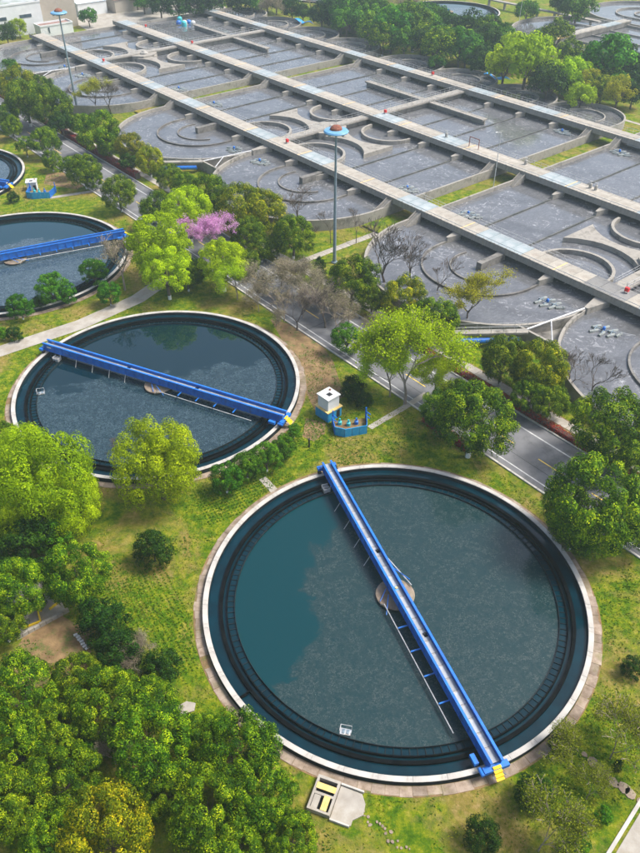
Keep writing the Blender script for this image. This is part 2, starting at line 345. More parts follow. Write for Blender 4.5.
tag(sheet('bare_plot',[L(36,-27)[:2],L(62,-27)[:2],L(62,-30.6)[:2],L(36,-30.6)[:2]],.011,'soil'),kind='structure')
tag(sheet('bare_plot',[(-60,163),(-52,160),(-49,166),(-54,171),(-61,169)],.011,'soil'),kind='structure')
# stepping stones lower right
st=tag(obj('stone_path',None,None,(25,32,0)),kind='structure')
for i,(x,y,r) in enumerate([(23.7,33.5,.55),(24.1,32.8,.5),(24.5,32.2,.42),(25.0,31.7,.5),(25.7,31.2,.62),(26.1,30.7,.55),(26.7,30.1,.34),(23.2,34.2,.3)]):
    pl=[(r*rnd.uniform(.75,1.1)*math.cos(a),r*rnd.uniform(.6,1)*math.sin(a)) for a in [2*math.pi*k/8 for k in range(8)]]
    MB().prism(pl,0,.09).build('stone','slab',st,(x-25,y-32,0),rnd.uniform(0,3))
rt=tag(obj('rubble_path',None,None,(5.5,27.4,0),R(-43)),kind='structure')
for i in range(26):
    r=rnd.uniform(.08,.2); pl=[(r*rnd.uniform(.7,1.2)*math.cos(q),r*rnd.uniform(.6,1)*math.sin(q)) for q in [2*math.pi*k/7 for k in range(7)]]
    MB().prism(pl,0,rnd.uniform(.04,.12)).build('stone','slab',rt,(-3.2+i*.27,rnd.uniform(-.38,.38),0),rnd.uniform(0,3))
# ================= CLARIFIER TANKS =================
COPE=None
def clarifier(c,ang,wm,label,detail=True,apron=True):
    t=empty('clarifier_tank',(c[0],c[1],0),0,label,'settling tank','round settling tanks in a row')
    n=160 if detail else 96
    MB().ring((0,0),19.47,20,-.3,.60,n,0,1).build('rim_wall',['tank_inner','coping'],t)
    if detail:
        nb=42; cs=MB(); q=[2*math.pi/nb*(f-.5) for f in (.006,.25,.5,.75,.994)]
        cs.band([(19.50*math.cos(a),19.50*math.sin(a)) for a in q],[(20.01*math.cos(a),20.01*math.sin(a)) for a in q],.605,.665)
        cm_=cs.mesh('coping_block','coping')
        for i in range(nb): obj('coping_block',cm_,t,(0,0,rnd.uniform(-.006,.006)),2*math.pi*i/nb)
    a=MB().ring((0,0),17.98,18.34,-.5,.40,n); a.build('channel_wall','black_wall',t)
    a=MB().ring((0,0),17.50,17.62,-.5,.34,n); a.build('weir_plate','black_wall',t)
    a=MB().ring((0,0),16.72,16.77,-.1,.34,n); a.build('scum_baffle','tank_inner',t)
    b=MB(); k=152
    for i in range(k):
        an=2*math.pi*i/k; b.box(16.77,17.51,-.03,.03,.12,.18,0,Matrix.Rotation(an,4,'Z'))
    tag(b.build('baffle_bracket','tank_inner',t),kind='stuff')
    P=[(16.74*math.cos(2*math.pi*i/n),16.74*math.sin(2*math.pi*i/n)) for i in range(n)]
    sheet('water',P,.12,wm,t)
    MB().ring((0,0),16.77,17.5,.0,.10,n).build('launder_water','channel_water',t)
    MB().ring((0,0),17.62,17.98,-.1,.05,n).build('inner_channel_water','channel_water',t)
    MB().ring((0,0),18.34,19.46,-.1,.16,n).build('channel_water','channel_water',t)
    p=MB().lathe([(1.0,-2),(1.0,.28),(2.02,.30),(2.05,.42),(1.98,.47),(.2,.52)],40); p.build('centre_pier','slab',t)
    p=MB().lathe([(.34,.5),(.34,1.1),(.5,1.12),(.5,1.3),(.1,1.32)],16); p.build('centre_column','blue_paint',t)
    if apron:
        MB().ring((0,0),20.02,21.0,-.3,.02,120).build('earth_ring','soil',t)
        k=0; a=0.0
        while a<2*math.pi-.03:
            da=rnd.uniform(.048,.075); da=min(da,2*math.pi-a)
            w_=rnd.uniform(.78,.92); z=rnd.uniform(.03,.06)
            if rnd.random()>.03 :
                pts=[]
                for rr,s in ((20.06,0),(20.06+w_*rnd.uniform(.9,1.05),1)):
                    q=[((rr+(rnd.uniform(-.07,.07) if s else 0))*math.cos(a+da*f),(rr)*math.sin(a+da*f)) for f in (.01,.5,.985)]
                    pts+= q if s==0 else q[::-1]
                MB().prism(pts,-.02,z).build('paving_slab','slab',t)
            a+=da
    return t
T1C=(7.87,51.42);T2C=(-22.88,88.63);T3C=(-55.14,127.1);T4C=(-85.5,165.3)
T1=clarifier(T1C,0,'clarifier_water_a','nearest round settling tank with dark teal water half covered by speckled scum')
T2=clarifier(T2C,0,'clarifier_water_b','middle round settling tank with tree reflections, beside the lime green tree')
T3=clarifier(T3C,0,'clarifier_water_c','round settling tank cut by the left edge, behind the concrete lane')
T4=clarifier(T4C,0,'clarifier_water_c','small looking round tank at the far left beside the blue fenced pit',apron=False)
def bridge(c,deg,label,detail=True):
    t=empty('rotating_bridge',(c[0],c[1],0),R(deg),label,'scraper bridge','blue scraper bridges across the settling tanks')
    HL=20.25
    for s in (-1,1):
        y=s*.53
        g_=MB().box(-HL+ .1,HL-.1,y-.05,y+.05,.98,2.02).box(-HL,HL,y-.12,y+.12,2.0,2.12).box(-HL,HL,y-.12,y+.12,.88,1.0)
        for i in range(28): x=-HL+.7+i*1.44; g_.box(x-.03,x+.03,y+s*.05,y+s*.16,.99,2.01)
        g_.build('girder','blue_paint',t)
    pm=MB().box(-.705,.705,-.41,.41,1.60,1.65).mesh('deck_plate','plate')
    for i in range(28):
        x=-HL+.7+i*1.44
        if detail and i in (10,18):
            MB().box(-.705,.705,-.41,.0,1.60,1.65).box(-.705,-.2,0,.41,1.60,1.65).box(.3,.705,0,.41,1.60,1.65).build('deck_plate','plate',t,(x,0,0))
            MB().box(-.2,.3,.0,.4,1.50,1.53).box(-.18,.02,.02,.3,1.53,1.75).build('hatch','dark',t,(x,0,0))
        else: obj('deck_plate',pm,t,(x,0,rnd.uniform(-.006,.006)))
    MB().box(-.3,.3,-.28,.1,1.652,1.66).lathe([(.14,1.66),(.14,1.78),(.05,1.8)],12,1,(0,-.05)).build('slip_ring_box',['disc_blue','orange_line'],t,(.2,0,0))
    for s in (-1,1):
        e=MB().box(s*HL-.28,s*HL+.28,-1.2,1.2,.98,1.38).build('end_carriage','blue_paint',t)
        for q in (-1,1):
            MB().tube((s*(HL-.3)-.1,q*1.05,.86),(s*(HL-.3)+.14,q*1.05,.86),.25,n=14).build('wheel','dark',e)
    mo=MB().box(HL-1.7,HL-.75,-1.62,-1.2,1.0,1.38).tube((HL-.4,-1.4,1.22),(HL+.35,-1.4,1.22),.17,n=10); mo.build('drive_motor','blue_paint',t)
    stp=MB()
    for k in range(4): stp.box(HL+.02+k*.26,HL+.24+k*.26,-.38,.38,1.46-k*.22,1.50-k*.22)
    for k in range(3): stp.box(HL+.24+k*.26,HL+.27+k*.26,-.38,.38,1.26-k*.22,1.46-k*.22)
    stp.build('access_steps','yellow_paint',t)
    for k in range(4):
        pass
    # scraper arms and hangers, pipe along one side of each half
    for i,x in enumerate([-17,-14,-11,-8,-5.2]):
        MB().tube((x,-.7,1.0),(x+.3,-1.5,.15),.035,n=5).build('scraper_hanger','steel',t)
    for i,x in enumerate([4.4,7.3,10.2,13.2]):
        MB().box(x-.06,x+.06,-1.75,-.7,.98,1.10).build('outrigger','blue_paint',t)
    MB().tube((1.0,-1.72,.72),(16.0,-1.72,.62),.055,n=6).tube((1.0,-1.72,.72),(.6,-1.9,.25),.05,n=6).build('scum_pipe','steel',t)
    MB().tube((-5.5,.95,.8),(-.3,2.0,.7),.06,n=6).build('scum_pipe','steel',t)
    MB().tube((-3.2,1.0,.9),(-1.0,2.15,.75),.05,n=6).tube((.2,-.9,.95),(2.2,-2.0,.55),.05,n=6).tube((-.6,-.8,.95),(.4,-1.9,.55),.05,n=6).build('brace','blue_paint',t)
    bx=MB().box(-17.9,-16.9,-1.55,-.75,.15,.20).box(-17.9,-17.84,-1.55,-.75,.2,.75).box(-16.96,-16.9,-1.55,-.75,.2,.75).box(-17.9,-16.9,-1.55,-1.49,.2,.6).box(-17.45,-17.39,-1.5,-.75,.2,.7)
    bx.build('skimmer_box','steel',t)
    tr=MB()
    for i in range(13):
        x=-18+i*3
        tr.tube((x,-.6,.95),(x+1.5,0,.30),.04,n=5).tube((x+1.5,0,.30),(x+3,-.6,.95),.04,n=5).tube((x,.6,.95),(x+1.5,0,.30),.04,n=5).tube((x+1.5,0,.30),(x+3,.6,.95),.04,n=5)
    tr.tube((-16.5,0,.3),(19.5-1.5,0,.3),.06,n=5); tr.build('under_truss','pole_steel',t)
    return t
B1=bridge(T1C,-69.6,'blue scraper bridge with grey deck plates across the nearest tank')
B2=bridge(T2C,-25.6,'blue scraper bridge seen side on across the middle tank')
bridge(T3C,25.3,'blue scraper bridge across the tank cut by the left edge',False)
bridge(T4C,-17,'blue scraper bridge of which only the end shows on the far left tank',False)
MB().box(-19.4,-18.9,.465,.475,1.35,1.95).build('sign_plate','white_paint',B2)
MB().ring((0,0),.13,.2,0,.012,20).build('red_ring_sign','red_paint',B2,(-19.15,.462,1.65)).rotation_euler=(R(90),0,0)
MB().box(-19.6,-18.7,-.60,-.59,1.45,1.7).build('name_plate','white_paint',B2)
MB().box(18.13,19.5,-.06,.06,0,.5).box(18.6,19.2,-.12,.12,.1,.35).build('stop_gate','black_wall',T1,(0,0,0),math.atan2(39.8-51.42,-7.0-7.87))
t=empty('manhole',(29.3,66.6,0),0,'round concrete manhole cover in the grass beside the short red hedge','manhole')
MB().ring((0,0),.42,.62,0,.18,24).build('collar','path',t); MB().lathe([(.42,0),(.42,.14),(.1,.15)],24).build('cover','asphalt',t)
for x_,y_,r_ in ((-13.2,38.2,.6),(-12.3,37.4,.3)):
    pass
t=empty('broken_slab',(-12.4,38.6,0),.4,'pale broken concrete slab lying at the rim of the nearest tank, lower left','slab')
MB().prism([(-.9,-.5),(.7,-.6),(1.0,.1),(.3,.6),(-.8,.4)],0,.14).build('slab','path',t)
def scumbox(x,y,rz,label):
    t=empty('scum_box',(x,y,.1),rz,label,'scum box')
    MB().box(-.5,.5,-.3,.3,0,.12).build('tray','plate',t)
    f=MB()
    for q in ((-.5,-.3),(.5,-.3),(-.5,.3),(.5,.3)): f.tube((q[0],q[1],0),(q[0],q[1],.7),.03,n=5)
    f.tube((-.5,.3,.7),(.5,.3,.7),.03,n=5).tube((-.5,-.3,.7),(-.5,.3,.7),.03,n=5); f.build('frame','steel',t)
    MB().box(-.3,-.1,-.2,.2,.12,.2).box(.1,.3,-.2,.2,.12,.2).build('gate','pole_steel',t)
scumbox(2.3,36.2,R(-12),'small white framed scum box inside the nearest tank, lower edge')
scumbox(-39.2,86.9,R(15),'small white framed scum box at the left edge of the middle tank')
# ================= AERATION BASINS =================
def basin_path():
    p=arc((-21,-4),21,180,360,44)+arc((21,-4),21,180,360,44)[1:]
    for cx in (31.5,10.5,-10.5,-31.5): 
        q=arc((cx,77),10.5,0,180,24); p+= q if cx==31.5 else q[1:]
    return p
BP=basin_path()
def walls(mb,path,th,z0,z1): return mb.wall(path,th,z0,z1)
def railing(pts,z,post=1.75,h=1.05,th=.03):
    m=MB()
    for a,b in zip(pts,pts[1:]):
        d=math.dist(a,b); k=max(1,int(d/post))
        for i in range(k+1):
            x=a[0]+(b[0]-a[0])*i/k; y=a[1]+(b[1]-a[1])*i/k; m.tube((x,y,z),(x,y,z+h),th,n=4,cap=False)
        for hh in (.5,h): m.tube((*a,z+hh),(*b,z+hh),th,n=4,cap=False)
    return m
def basin(uc,label):
    t=empty('aeration_basin',L(uc,0),UA,label,'aeration basin','aeration basins of the big treatment block')
    MB().wall(BP,.42,0,2.2,True).build('outer_wall','concrete',t)
    sheet('water',BP,1.40,'aeration_water',t)
    for s in (-1,1):
        for x in (31.5,21):
            for v0,v1 in ((0,30.9),(36.6,65.9),(71.1,77 if x==21 else 74)):
                MB().box(s*x-.16,s*x+.16,v0,v1,0,1.62).build('dividing_wall','divider',t)
        MB().box(s*10.5-.16,s*10.5+.16,36.6,65.9,0,1.62).build('dividing_wall','divider',t)
        MB().box(s*20.6-.55,s*20.6+.55,-6.2,-.3,0,2.75).build('pier','wet_concrete',t)
        MB().wall([(s*21-10.5,0)]+arc((s*21,-4.8),10.5,180,360,36)+[(s*21+10.5,0)],.34,0,1.75).build('guide_wall','wet_concrete',t)
        MB().wall(arc((s*20.5,-4.6),6,165,345,26),.30,0,1.68).build('guide_wall','wet_concrete',t)
        MB().wall(arc((s*10,6.2),6.7,182,-2,28),.55,0,2.25).build('guide_wall','concrete',t)
        MB().wall(arc((s*10,29.6),6.7,178,362,28),.55,0,2.25).build('guide_wall','concrete',t)
        lo=[(x,7+math.sqrt(max(0,10.6**2-(x-10)**2))) for x in [3,4.5,6,8,10,12,14,16,17.2,18.0]]
        pl=[(s*x,v) for x,v in lo]+[(s*x,37-v) for x,v in lo[::-1]]
        MB().prism(pl,0,2.35).build('guide_platform','concrete',t)
    MB().prism([(4.6*math.cos(R(a)),18.5+4.6*math.sin(R(a))) for a in range(22,382,45)],0,2.9).build('centre_platform','concrete',t)
    MB().lathe([(1.2,2.9),(1.2,3.3),(.9,3.35),(.4,3.9)],16,0,(1.5,18.5)).build('gearbox','planter',t)
    for cx in (31.5,10.5,-10.5,-31.5):
        MB().wall(arc((cx,77.5),5.4,-20,165,22),.3,0,1.9).build('guide_wall','concrete',t)
    for v0,v1 in ((4.9,30.9),(36.6,65.9)):
        c=MB().box(-1.25,1.25,v0,v1,2.75,3.12).box(-.2,.2,v0,v1,0,2.75); c.build('cross_walkway','concrete',t)
        for s in (-1,1): railing([(s*1.15,v0),(s*1.15,v1)],3.12).build('railing','steel',t)
    MB().box(-24.2,19.8,52.1,53.9,2.45,2.8).box(-24.2,19.8,52.8,53.2,0,2.45).build('service_walkway','concrete',t)
    for v in (52.15,53.85):
        for a,b in ((-24.1,-1.3),(1.3,19.7)): railing([(a,v),(b,v)],2.8).build('railing','steel',t)
    # notch between the two near lobes
    MB().wall([(-3.7,-16.2),(3.7,-16.2)],.42,0,2.2).build('end_wall','concrete',t)
    sheet('notch_floor',[(-3.5,-15.9),(3.5,-15.9),(.2,-4.5),(-.2,-4.5)],.5,'wet_concrete',t)
    MB().tube((-2.2,-16,2.1),(0,-3,2.3),.16,n=8).tube((2.6,-16,2.1),(-1.5,-11,2.2),.12,n=8).build('pipe','steel',t)
    MB().box(-.6,.6,0,11.5,2.1,2.4).build('access_walkway','concrete',t,(-1.6,-16.6),R(143))
    r=railing([(-.55,0),(-.55,11.5)],2.4); r2=railing([(.55,0),(.55,11.5)],2.4)
    for q in (r,r2): q.build('railing','steel',t,(-1.6,-16.6,0),R(143))
    MB().tube((0,.5,1.2),(0,11,1.2),.45,n=12).build('blue_pipe','blue_paint',t,(-1.6,-17.6,0),R(143))
    MB().prism([(-1.3,.6),(1.3,.6),(.35,-4.2),(-.35,-4.2)],0,2.5).build('wall_head','concrete',t)
    return t
basin(40,'right hand aeration basin, its near lobes behind the road trees')
basin(-51,'middle aeration basin, behind the tall floodlight mast')
basin(-142.5,'far left aeration basin in front of the white building')
# grass strips between basins
for u0,u1 in ((-8.7,-2.3),(-100.2,-93.3)): 
    tag(Ls('grass_strip',rect(u0,u1,-8,84),.35,'grass_ground'),kind='structure')
def walkway(v0,wd,name_label,cat,near_stairs=True):
    t=empty('concrete_walkway',L(0,v0),UA,name_label,cat,'long concrete walkways over the basins')
    U0,U1=-185.5,92
    MB().box(U0,U1,.35,.75,2.25,2.98).box(U0,U1,wd-.75,wd-.35,2.25,2.98).build('beam','wet_concrete',t)
    ms={k:MB().box(.02,2.58,0,wd,2.98,3.2).mesh('deck_slab',k) for k in ('deck','deck_blue','deck_grey')}
    n=int((U1-U0)/2.6)
    pat={}
    for i in range(n):
        u=U0+i*2.6
        r=NR.rand()
        blk=int((u+400)//10.5); q=(blk*7919+int(v0))%5
        k='deck_blue' if (q in (1,3) and ((u+400)%10.5)>2.6) else 'deck'
        if q==4 and u>20 and ((u+400)%10.5)>4: k='deck_grey'
        obj('deck_slab',ms[k],t,(u,0,NR.uniform(-.008,.008)))
    pf=MB().box(.03,2.57,-.13,.02,2.55,3.72).box(.0,.10,-.2,.05,2.45,3.8).mesh('parapet_panel','concrete')
    for i in range(n): obj('parapet_panel',pf,t,(U0+i*2.6,0,0))
    tag(railing([(U0,wd-.06),(U1,wd-.06)],3.2).build('railing','steel',t),kind='stuff')
    tag(railing([(U0,.1),(U1,.1)],3.6,1.75,.45,.025).build('railing','steel',t),kind='stuff')
    MB().box(U0,U1,.62,.74,3.202,3.212).build('painted_line','orange_line',t)
    bm_=MB().prism([(-.2,-2.7),(.2,-2.7),(.85,0.3),(-.85,.3)],0,2.45).mesh('support_bracket','concrete')
    cm=MB().box(-.11,.11,0.05,wd-.05,3.201,3.211).mesh('cross_mark','orange_line')
    for uc in (40,-51,-142.5):
        for x in (-31.5,-21,-10.5,10.5,21,31.5):
            obj('support_bracket',bm_,t,(uc+x,0,0)); 
            if x in(-31.5,-10.5,10.5,31.5): obj('cross_mark',cm,t,(uc+x,0,0))
    sm=MB()
    for k in range(26): sm.box(-.6,.6,-.21*(k+1),-.21*k,max(0,2.4-.11*k),3.1-.11*k)
    for s in (-.68,.68):
        sm.prism([(s-.07,0),(s+.07,0),(s+.07,-5.6),(s-.07,-5.6)],0,lambda x,y:3.35+y*.52)
    smm=sm.mesh('staircase','concrete')
    for u in (-9.6,-1.4,-100.8,-92.6): obj('staircase',smm,t,(u,-.25,0))
    return t
walkway(0,4.9,'near long concrete walkway over the front lobes of the basins','walkway')
walkway(31,5.5,'middle long concrete walkway crossing the basins','walkway')
walkway(66,5.0,'farthest long concrete walkway before the belt of trees','walkway')
# floating aerators
def aerator(u,v,label):
    t=empty('floating_aerator',L(u,v,1.4),UA+rnd.uniform(-.5,.5),label,'floating aerator','floating aerators in the basins')
    fm=MB(); 
    fm.tube((-.75,0,.08),(.75,0,.08),.26,.26,8); me=fm.mesh('float','float_grey')
    for x,y in ((-1.6,.9),(0,1.25),(1.6,.9),(-1.6,-.9),(0,-1.25),(1.6,-.9),(2.9,.1)): obj('float',me,t,(x*.8,y*.85,0),rnd.uniform(-.3,.3)+R(60))
    MB().box(-1.6,1.9,-.06,.06,.3,.4).box(-.06,.06,-1.2,1.2,.3,.4).box(-1.3,-1.18,-.8,.8,.3,.38).box(1.2,1.3,-.8,.8,.3,.38).build('frame','pole_steel',t)
    MB().lathe([(.24,.3),(.24,.75),(.15,.85),(.08,.9)],12).build('motor','blue_paint',t)
    MB().tube((1.5,.2,.35),(4.6,.6,.5),.05,n=5).build('cable','steel',t)
for u,v,l in [(34.2,-6.2,'left floating aerator by the notch of the right hand basin'),(45,-6.4,'floating aerator right of the notch, in the right basin'),
 (-147.3,-5.5,'floating aerator left of the notch in the far left basin'),(-135.9,-5.2,'floating aerator right of the notch in the far left basin'),
 (-46.2,-5.6,'floating aerator right of the notch in the middle basin'),(-56.3,-5.6,'floating aerator left of the notch in the middle basin'),
 (-106,9.6,'floating aerator left of the farther grass strip, before the middle walkway'),(-88.2,9.7,'floating aerator right of the farther grass strip'),
 (-14,9.2,'floating aerator left of the near grass strip, beyond the near walkway'),(2.9,9.4,'floating aerator right of the near grass strip with blue motor'),
 (-15.5,63.5,'floating aerator by the far walkway, left of the grass strip'),(1.8,62,'floating aerator by the far walkway, right of the grass strip')]: aerator(u,v,l)
def redbox(u,v,label):
    t=empty('hose_box',L(u,v,3.2),UA,label,'red box','red boxes on the walkways')
    MB().box(-.34,.34,-.22,.22,.3,.95).build('cabinet','red_paint',t); MB().box(-.35,-.27,-.2,.2,0,.3).box(.27,.35,-.2,.2,0,.3).build('leg','steel',t)
    MB().box(-.27,.27,-.235,-.22,.36,.9).build('door','red_paint',t)
for u,v,l in [(-139,3.6,'red box on the near walkway at the far left basin'),(-171,36,'red box farthest left, on the middle walkway'),(-140.9,36,'red box on the middle walkway above the far left basin'),
 (-47.9,3.6,'red box on the near walkway just left of the mast'),(-49.3,35.8,'red box on the middle walkway by the cross walkway'),(-66,70,'red box on the farthest walkway'),(41.9,3.6,'red box on the near walkway at the right edge')]: redbox(u,v,l)
def valve(u,v,label):
    t=empty('valve_post',L(u,v,3.2),UA,label,'valve post','grey valve posts on the middle walkway')
    MB().lathe([(.32,0),(.32,.9),(.2,1.0)],14).build('housing','planter',t); MB().lathe([(.07,1.0),(.07,1.5)],8).build('spindle','steel',t)
    MB().ring((0,0),.22,.28,1.4,1.46,16).build('handwheel','steel',t)
for px in [(-27.5,35,'grey valve post left of the red pipe frame on the middle walkway'),(-4.5,35.6,'grey valve post by the near grass strip on the middle walkway'),(12.3,35.4,'left one of the pair of grey valve posts'),(13.6,35.4,'right one of the pair of grey valve posts')]: valve(*px)
t=empty('pipe_frame',L(-18.5,34.5,3.2),UA,'rusty red pipe frame standing on the middle walkway','pipe frame')
for x in (-1.4,1.4): MB().tube((x,0,0),(x,0,2.2),.09,n=8).build('post','rust',t)
MB().tube((-1.45,0,2.2),(1.45,0,2.2),.09,n=8).build('crossbar','rust',t)
# masts
def mast(x,y,label,h=23.2):
    t=empty('floodlight_mast',(x,y,0),0,label,'floodlight mast','tall floodlight masts')
    MB().lathe([(.55,0),(.55,.25),(.34,.3),(.30,1.5),(.16,h)],16).build('pole','pole_steel',t)
    MB().lathe([(.4,h-.5),(1.95,h-.05),(2.05,h+.1),(1.9,h+.3),(1.0,h+.42)],36).build('light_ring','disc_blue',t)
    MB().lathe([(1.0,h+.4),(.95,h+.7),(.6,h+1.0),(.15,h+1.15)],24).build('dome','rust',t)
    MB().tube((0,0,h+1.1),(0,0,h+2.8),.035,n=6).build('lightning_rod','steel',t)
    lm=MB().box(-.22,.22,-.12,.12,h-.35,h-.15).mesh('lamp','white_paint')
    for k in range(8): a=2*math.pi*k/8; obj('lamp',lm,t,(1.5*math.cos(a),1.5*math.sin(a),0),a)
mast(2.6,126.5,'tall grey floodlight mast with blue disc, centre of the picture'); mast(-64.8,213,'tall floodlight mast with blue disc at the upper left',23.6)
def lightpole(x,y,h,label,z=0):
    t=empty('lamp_post',(x,y,z),UA,label,'lamp post','slim white lamp posts')
    MB().lathe([(.14,0),(.14,.1),(.09,.12),(.05,h)],10).build('pole','white_paint',t)
    MB().tube((0,0,h-.1),(0,-1.3,h+.25),.035,n=6).box(-.12,.12,-1.8,-1.2,h+.2,h+.3).build('lamp_head','white_paint',t)
lightpole(*L(-5.2,26.5)[:2],11.5,'slim white lamp post in the near grass strip by the middle walkway',.35)
lightpole(70,300,11,'white lamp post beside the farthest round tank')
lightpole(-26,330,10,'slim lamp post at the far end of the trees')
# pump houses & pits
def pumphouse(x,y,rz,label,bluebase=True):
    t=empty('pump_house',(x,y,0),rz,label,'pump house')
    if bluebase:
        MB().box(-1.25,1.25,-1.25,1.25,0,1.55).build('base','cyan_paint',t); MB().box(-1.36,1.36,-1.36,1.36,1.55,1.68).build('ledge','wood_yellow',t)
        z=1.68
    else: z=0
    MB().box(-1.0,1.0,-1.0,1.0,z,z+1.75).build('cabin','wall_white',t)
    MB().box(-1.15,1.15,-1.15,1.15,z+1.75,z+1.9).build('roof','white_paint',t)
    MB().box(-.35,.3,-.5,.15,z+1.9,z+1.93).build('hatch','dark',t)
    MB().lathe([(.14,z+1.9),(.14,z+2.05)],8,0,(.7,.5)).build('vent','rust',t)
    MB().box(.3,.9,-1.27,-1.25,.1,1.3).build('door','dark',t)
pumphouse(1.15,82.2,R(42),'small white pump house on a blue base between the two nearest tanks')
pumphouse(-61.5,160.2,R(12),'small white cabin beside the blue fence at the far left',False)
def pit(x,y,sc_,rz,label,gap):
    t=empty('fenced_pit',(x,y,0),rz,label,'fenced pit')
    P=[(-2.1,1.5),(-2.1,-1.0),(-.9,-1.6),(2.1,-1.25),(2.6,1.6)]
    P=[(a*sc_,b*sc_) for a,b in P]
    MB().prism([(-2,1.4),(-2,-.95),(-.9,-1.5),(2.,-1.2),(2.4,1.4)] if sc_==1 else [(a*.96,b*.96) for a,b in P],0,.45).build('floor','soil',t)
    for i in range(len(P)-1):
        a,b=P[i],P[i+1]; d=math.dist(a,b); k=max(1,round(d/.95)); an=math.atan2(b[1]-a[1],b[0]-a[0])
        for j in range(k):
            x0=a[0]+(b[0]-a[0])*(j+.5)/k; y0=a[1]+(b[1]-a[1])*(j+.5)/k
            hh=1.35 if i in (1,2) else 1.3
            MB().box(-d/k/2+.015,d/k/2-.015,-.05,.05,0,hh+rnd.uniform(-.04,.04)).build('fence_panel','cyan_paint' if i in (1,2) else 'blue_paint',t,(x0,y0,0),an+rnd.uniform(-.03,.03))
    for q in ((-1.2,.6),(1.0,.4),(-.1,.2)):
        MB().lathe([(.28,.4),(.28,.9),(.12,1.0),(.12,1.4)],10).build('valve','teal_paint' if q[0]!=1.0 else 'blue_paint',t,(q[0],q[1],0))
    for q in ((-2,1.5),(2.5,1.6)): MB().box(-.08,.08,-.08,.08,0,2.1).box(-.07,.9,-.05,.05,1.4,1.5).box(-.07,.8,-.05,.05,.7,.8).build('gate','blue_paint',t,(q[0]*sc_,q[1]*sc_,0),R(-60))
pit(3.9,79.2,1,R(8),'blue fenced pit with valves beside the white pump house, near the lime tree',0)
pit(-59,156.8,1.15,R(2),'blue fenced pit beside the white cabin at the far left',0)
t=empty('bollard',(-1.4,75.5,0),0,'thin black bollard in the grass below the pump house','bollard')
MB().lathe([(.12,0),(.12,1.15),(.15,1.17),(.15,1.35),(.05,1.4)],12).build('post','dark',t)
# valve chamber by nearest tank
t=empty('valve_chamber',(.85,30.25,0),R(-20),'concrete valve chamber with two yellow planks below the nearest tank','chamber')
c=MB().box(-1.55,-1.35,-1.5,1.5,-.5,.55).box(.25,.45,-1.5,1.5,-.5,.55).box(-1.35,.25,1.25,1.5,-.5,.55).box(-1.35,.25,-1.5,-1.3,-.5,.55).box(-1.35,.25,-.12,.1,-.5,.55); c.build('chamber_wall','path',t)
sheet('chamber_floor',[(-1.35,-1.3),(.25,-1.3),(.25,1.25),(-1.35,1.25)],.04,'dark',t)  # near-black sheet paints in the shade of a deep hole with dark water
for i,(x,y,r,lx,ly) in enumerate([(-.55,.72,0,.85,.13),(-.55,.46,0,.85,.13),(-.33,-.68,R(90),.62,.13),(-.06,-.68,R(90),.62,.13)]): MB().box(-lx,lx,-ly,ly,.555,.60).build('plank','wood_yellow',t,(x,y,0),r)
MB().box(-1.3,-.75,-1.28,-.14,.4,.5).build('cover','path',t)
MB().prism([(.5,1.35),(2.4,1.3),(2.9,.6),(3.0,-.3),(2.3,-1.0),(2.3,-1.5),(.5,-1.5)],0,.16).build('concrete_pad','path',t)
MB().box(.5,2.5,1.4,1.55,0,.35).build('pad_kerb','kerb',t); MB().box(.5,2.2,-1.66,-1.52,0,.3).build('pad_kerb','kerb',t)
# parking pad with yellow edging at left
tag(sheet('yard',[(-33,52),(-29,54),(-26.2,49.6),(-30.3,46.1),(-34,49)],.03,'path'),kind='structure')
t=empty('yellow_edging',(-29.5,49,0),0,'yellow painted kerb edging round a planting bed, lower left under trees','kerb edging')
for a,b in [((-30.3,51.6),(-28.7,49.5)),((-29.9,47.4),(-28.4,48.2)),((-28.4,48.2),(-29.1,49.6)),((-27.9,49.7),(-27.3,50.5))]:
    d=math.dist(a,b); MB().box(0,d,-.08,.08,0,.25).build('kerb_piece','yellow_paint',t,(a[0]+29.5,a[1]-49,0),math.atan2(b[1]-a[1],b[0]-a[0]))
t=empty('retaining_wall',(-30.2,46.1,0),math.atan2(3.4,4.2),'low grey stone wall under the trees at lower left','low wall')
for i in range(9): MB().box(i*.62,i*.62+.58,-.14,.14,0,rnd.uniform(.35,.5)).build('stone_block','path',t,(0,0,0))
t=empty('white_slabs',(-23.7,45.8,0),math.atan2(-2.2,2.0),'short row of white slabs leaning in the brown plot','slabs')
for i in range(7): MB().box(-.13,.13,-.2,.2,0,.09).build('slab','white_paint',t,(-1.1+i*.36,rnd.uniform(-.06,.06),.05),rnd.uniform(-.4,.4))
# blue tarps at the far lobes
def tarp(u,v,label):
    vs=[];nn=9
    for j in range(5):
        for i in range(nn): vs.append((i*.95,j*.9,2.3+.5*math.sin(i*.9+j*.7)+.25*rnd.random()-.12*j))
    fs=[(j*nn+i,j*nn+i+1,(j+1)*nn+i+1,(j+1)*nn+i) for j in range(4) for i in range(nn-1)]
    mb=MB(); mb.add(vs,fs); mb.add([(x,y,z-.06) for x,y,z in vs],[f[::-1] for f in fs])
    o=mb.build('tarpaulin','tarp',None,L(u,v),UA); tag(o,label,'tarpaulin','blue tarpaulins beyond the far lobes')
tarp(-59.5,84.5,'crumpled blue tarpaulin beside the far lobe, below the bright green tree'); tarp(-151.5,85.5,'crumpled blue tarpaulin at the top behind the far left basin')
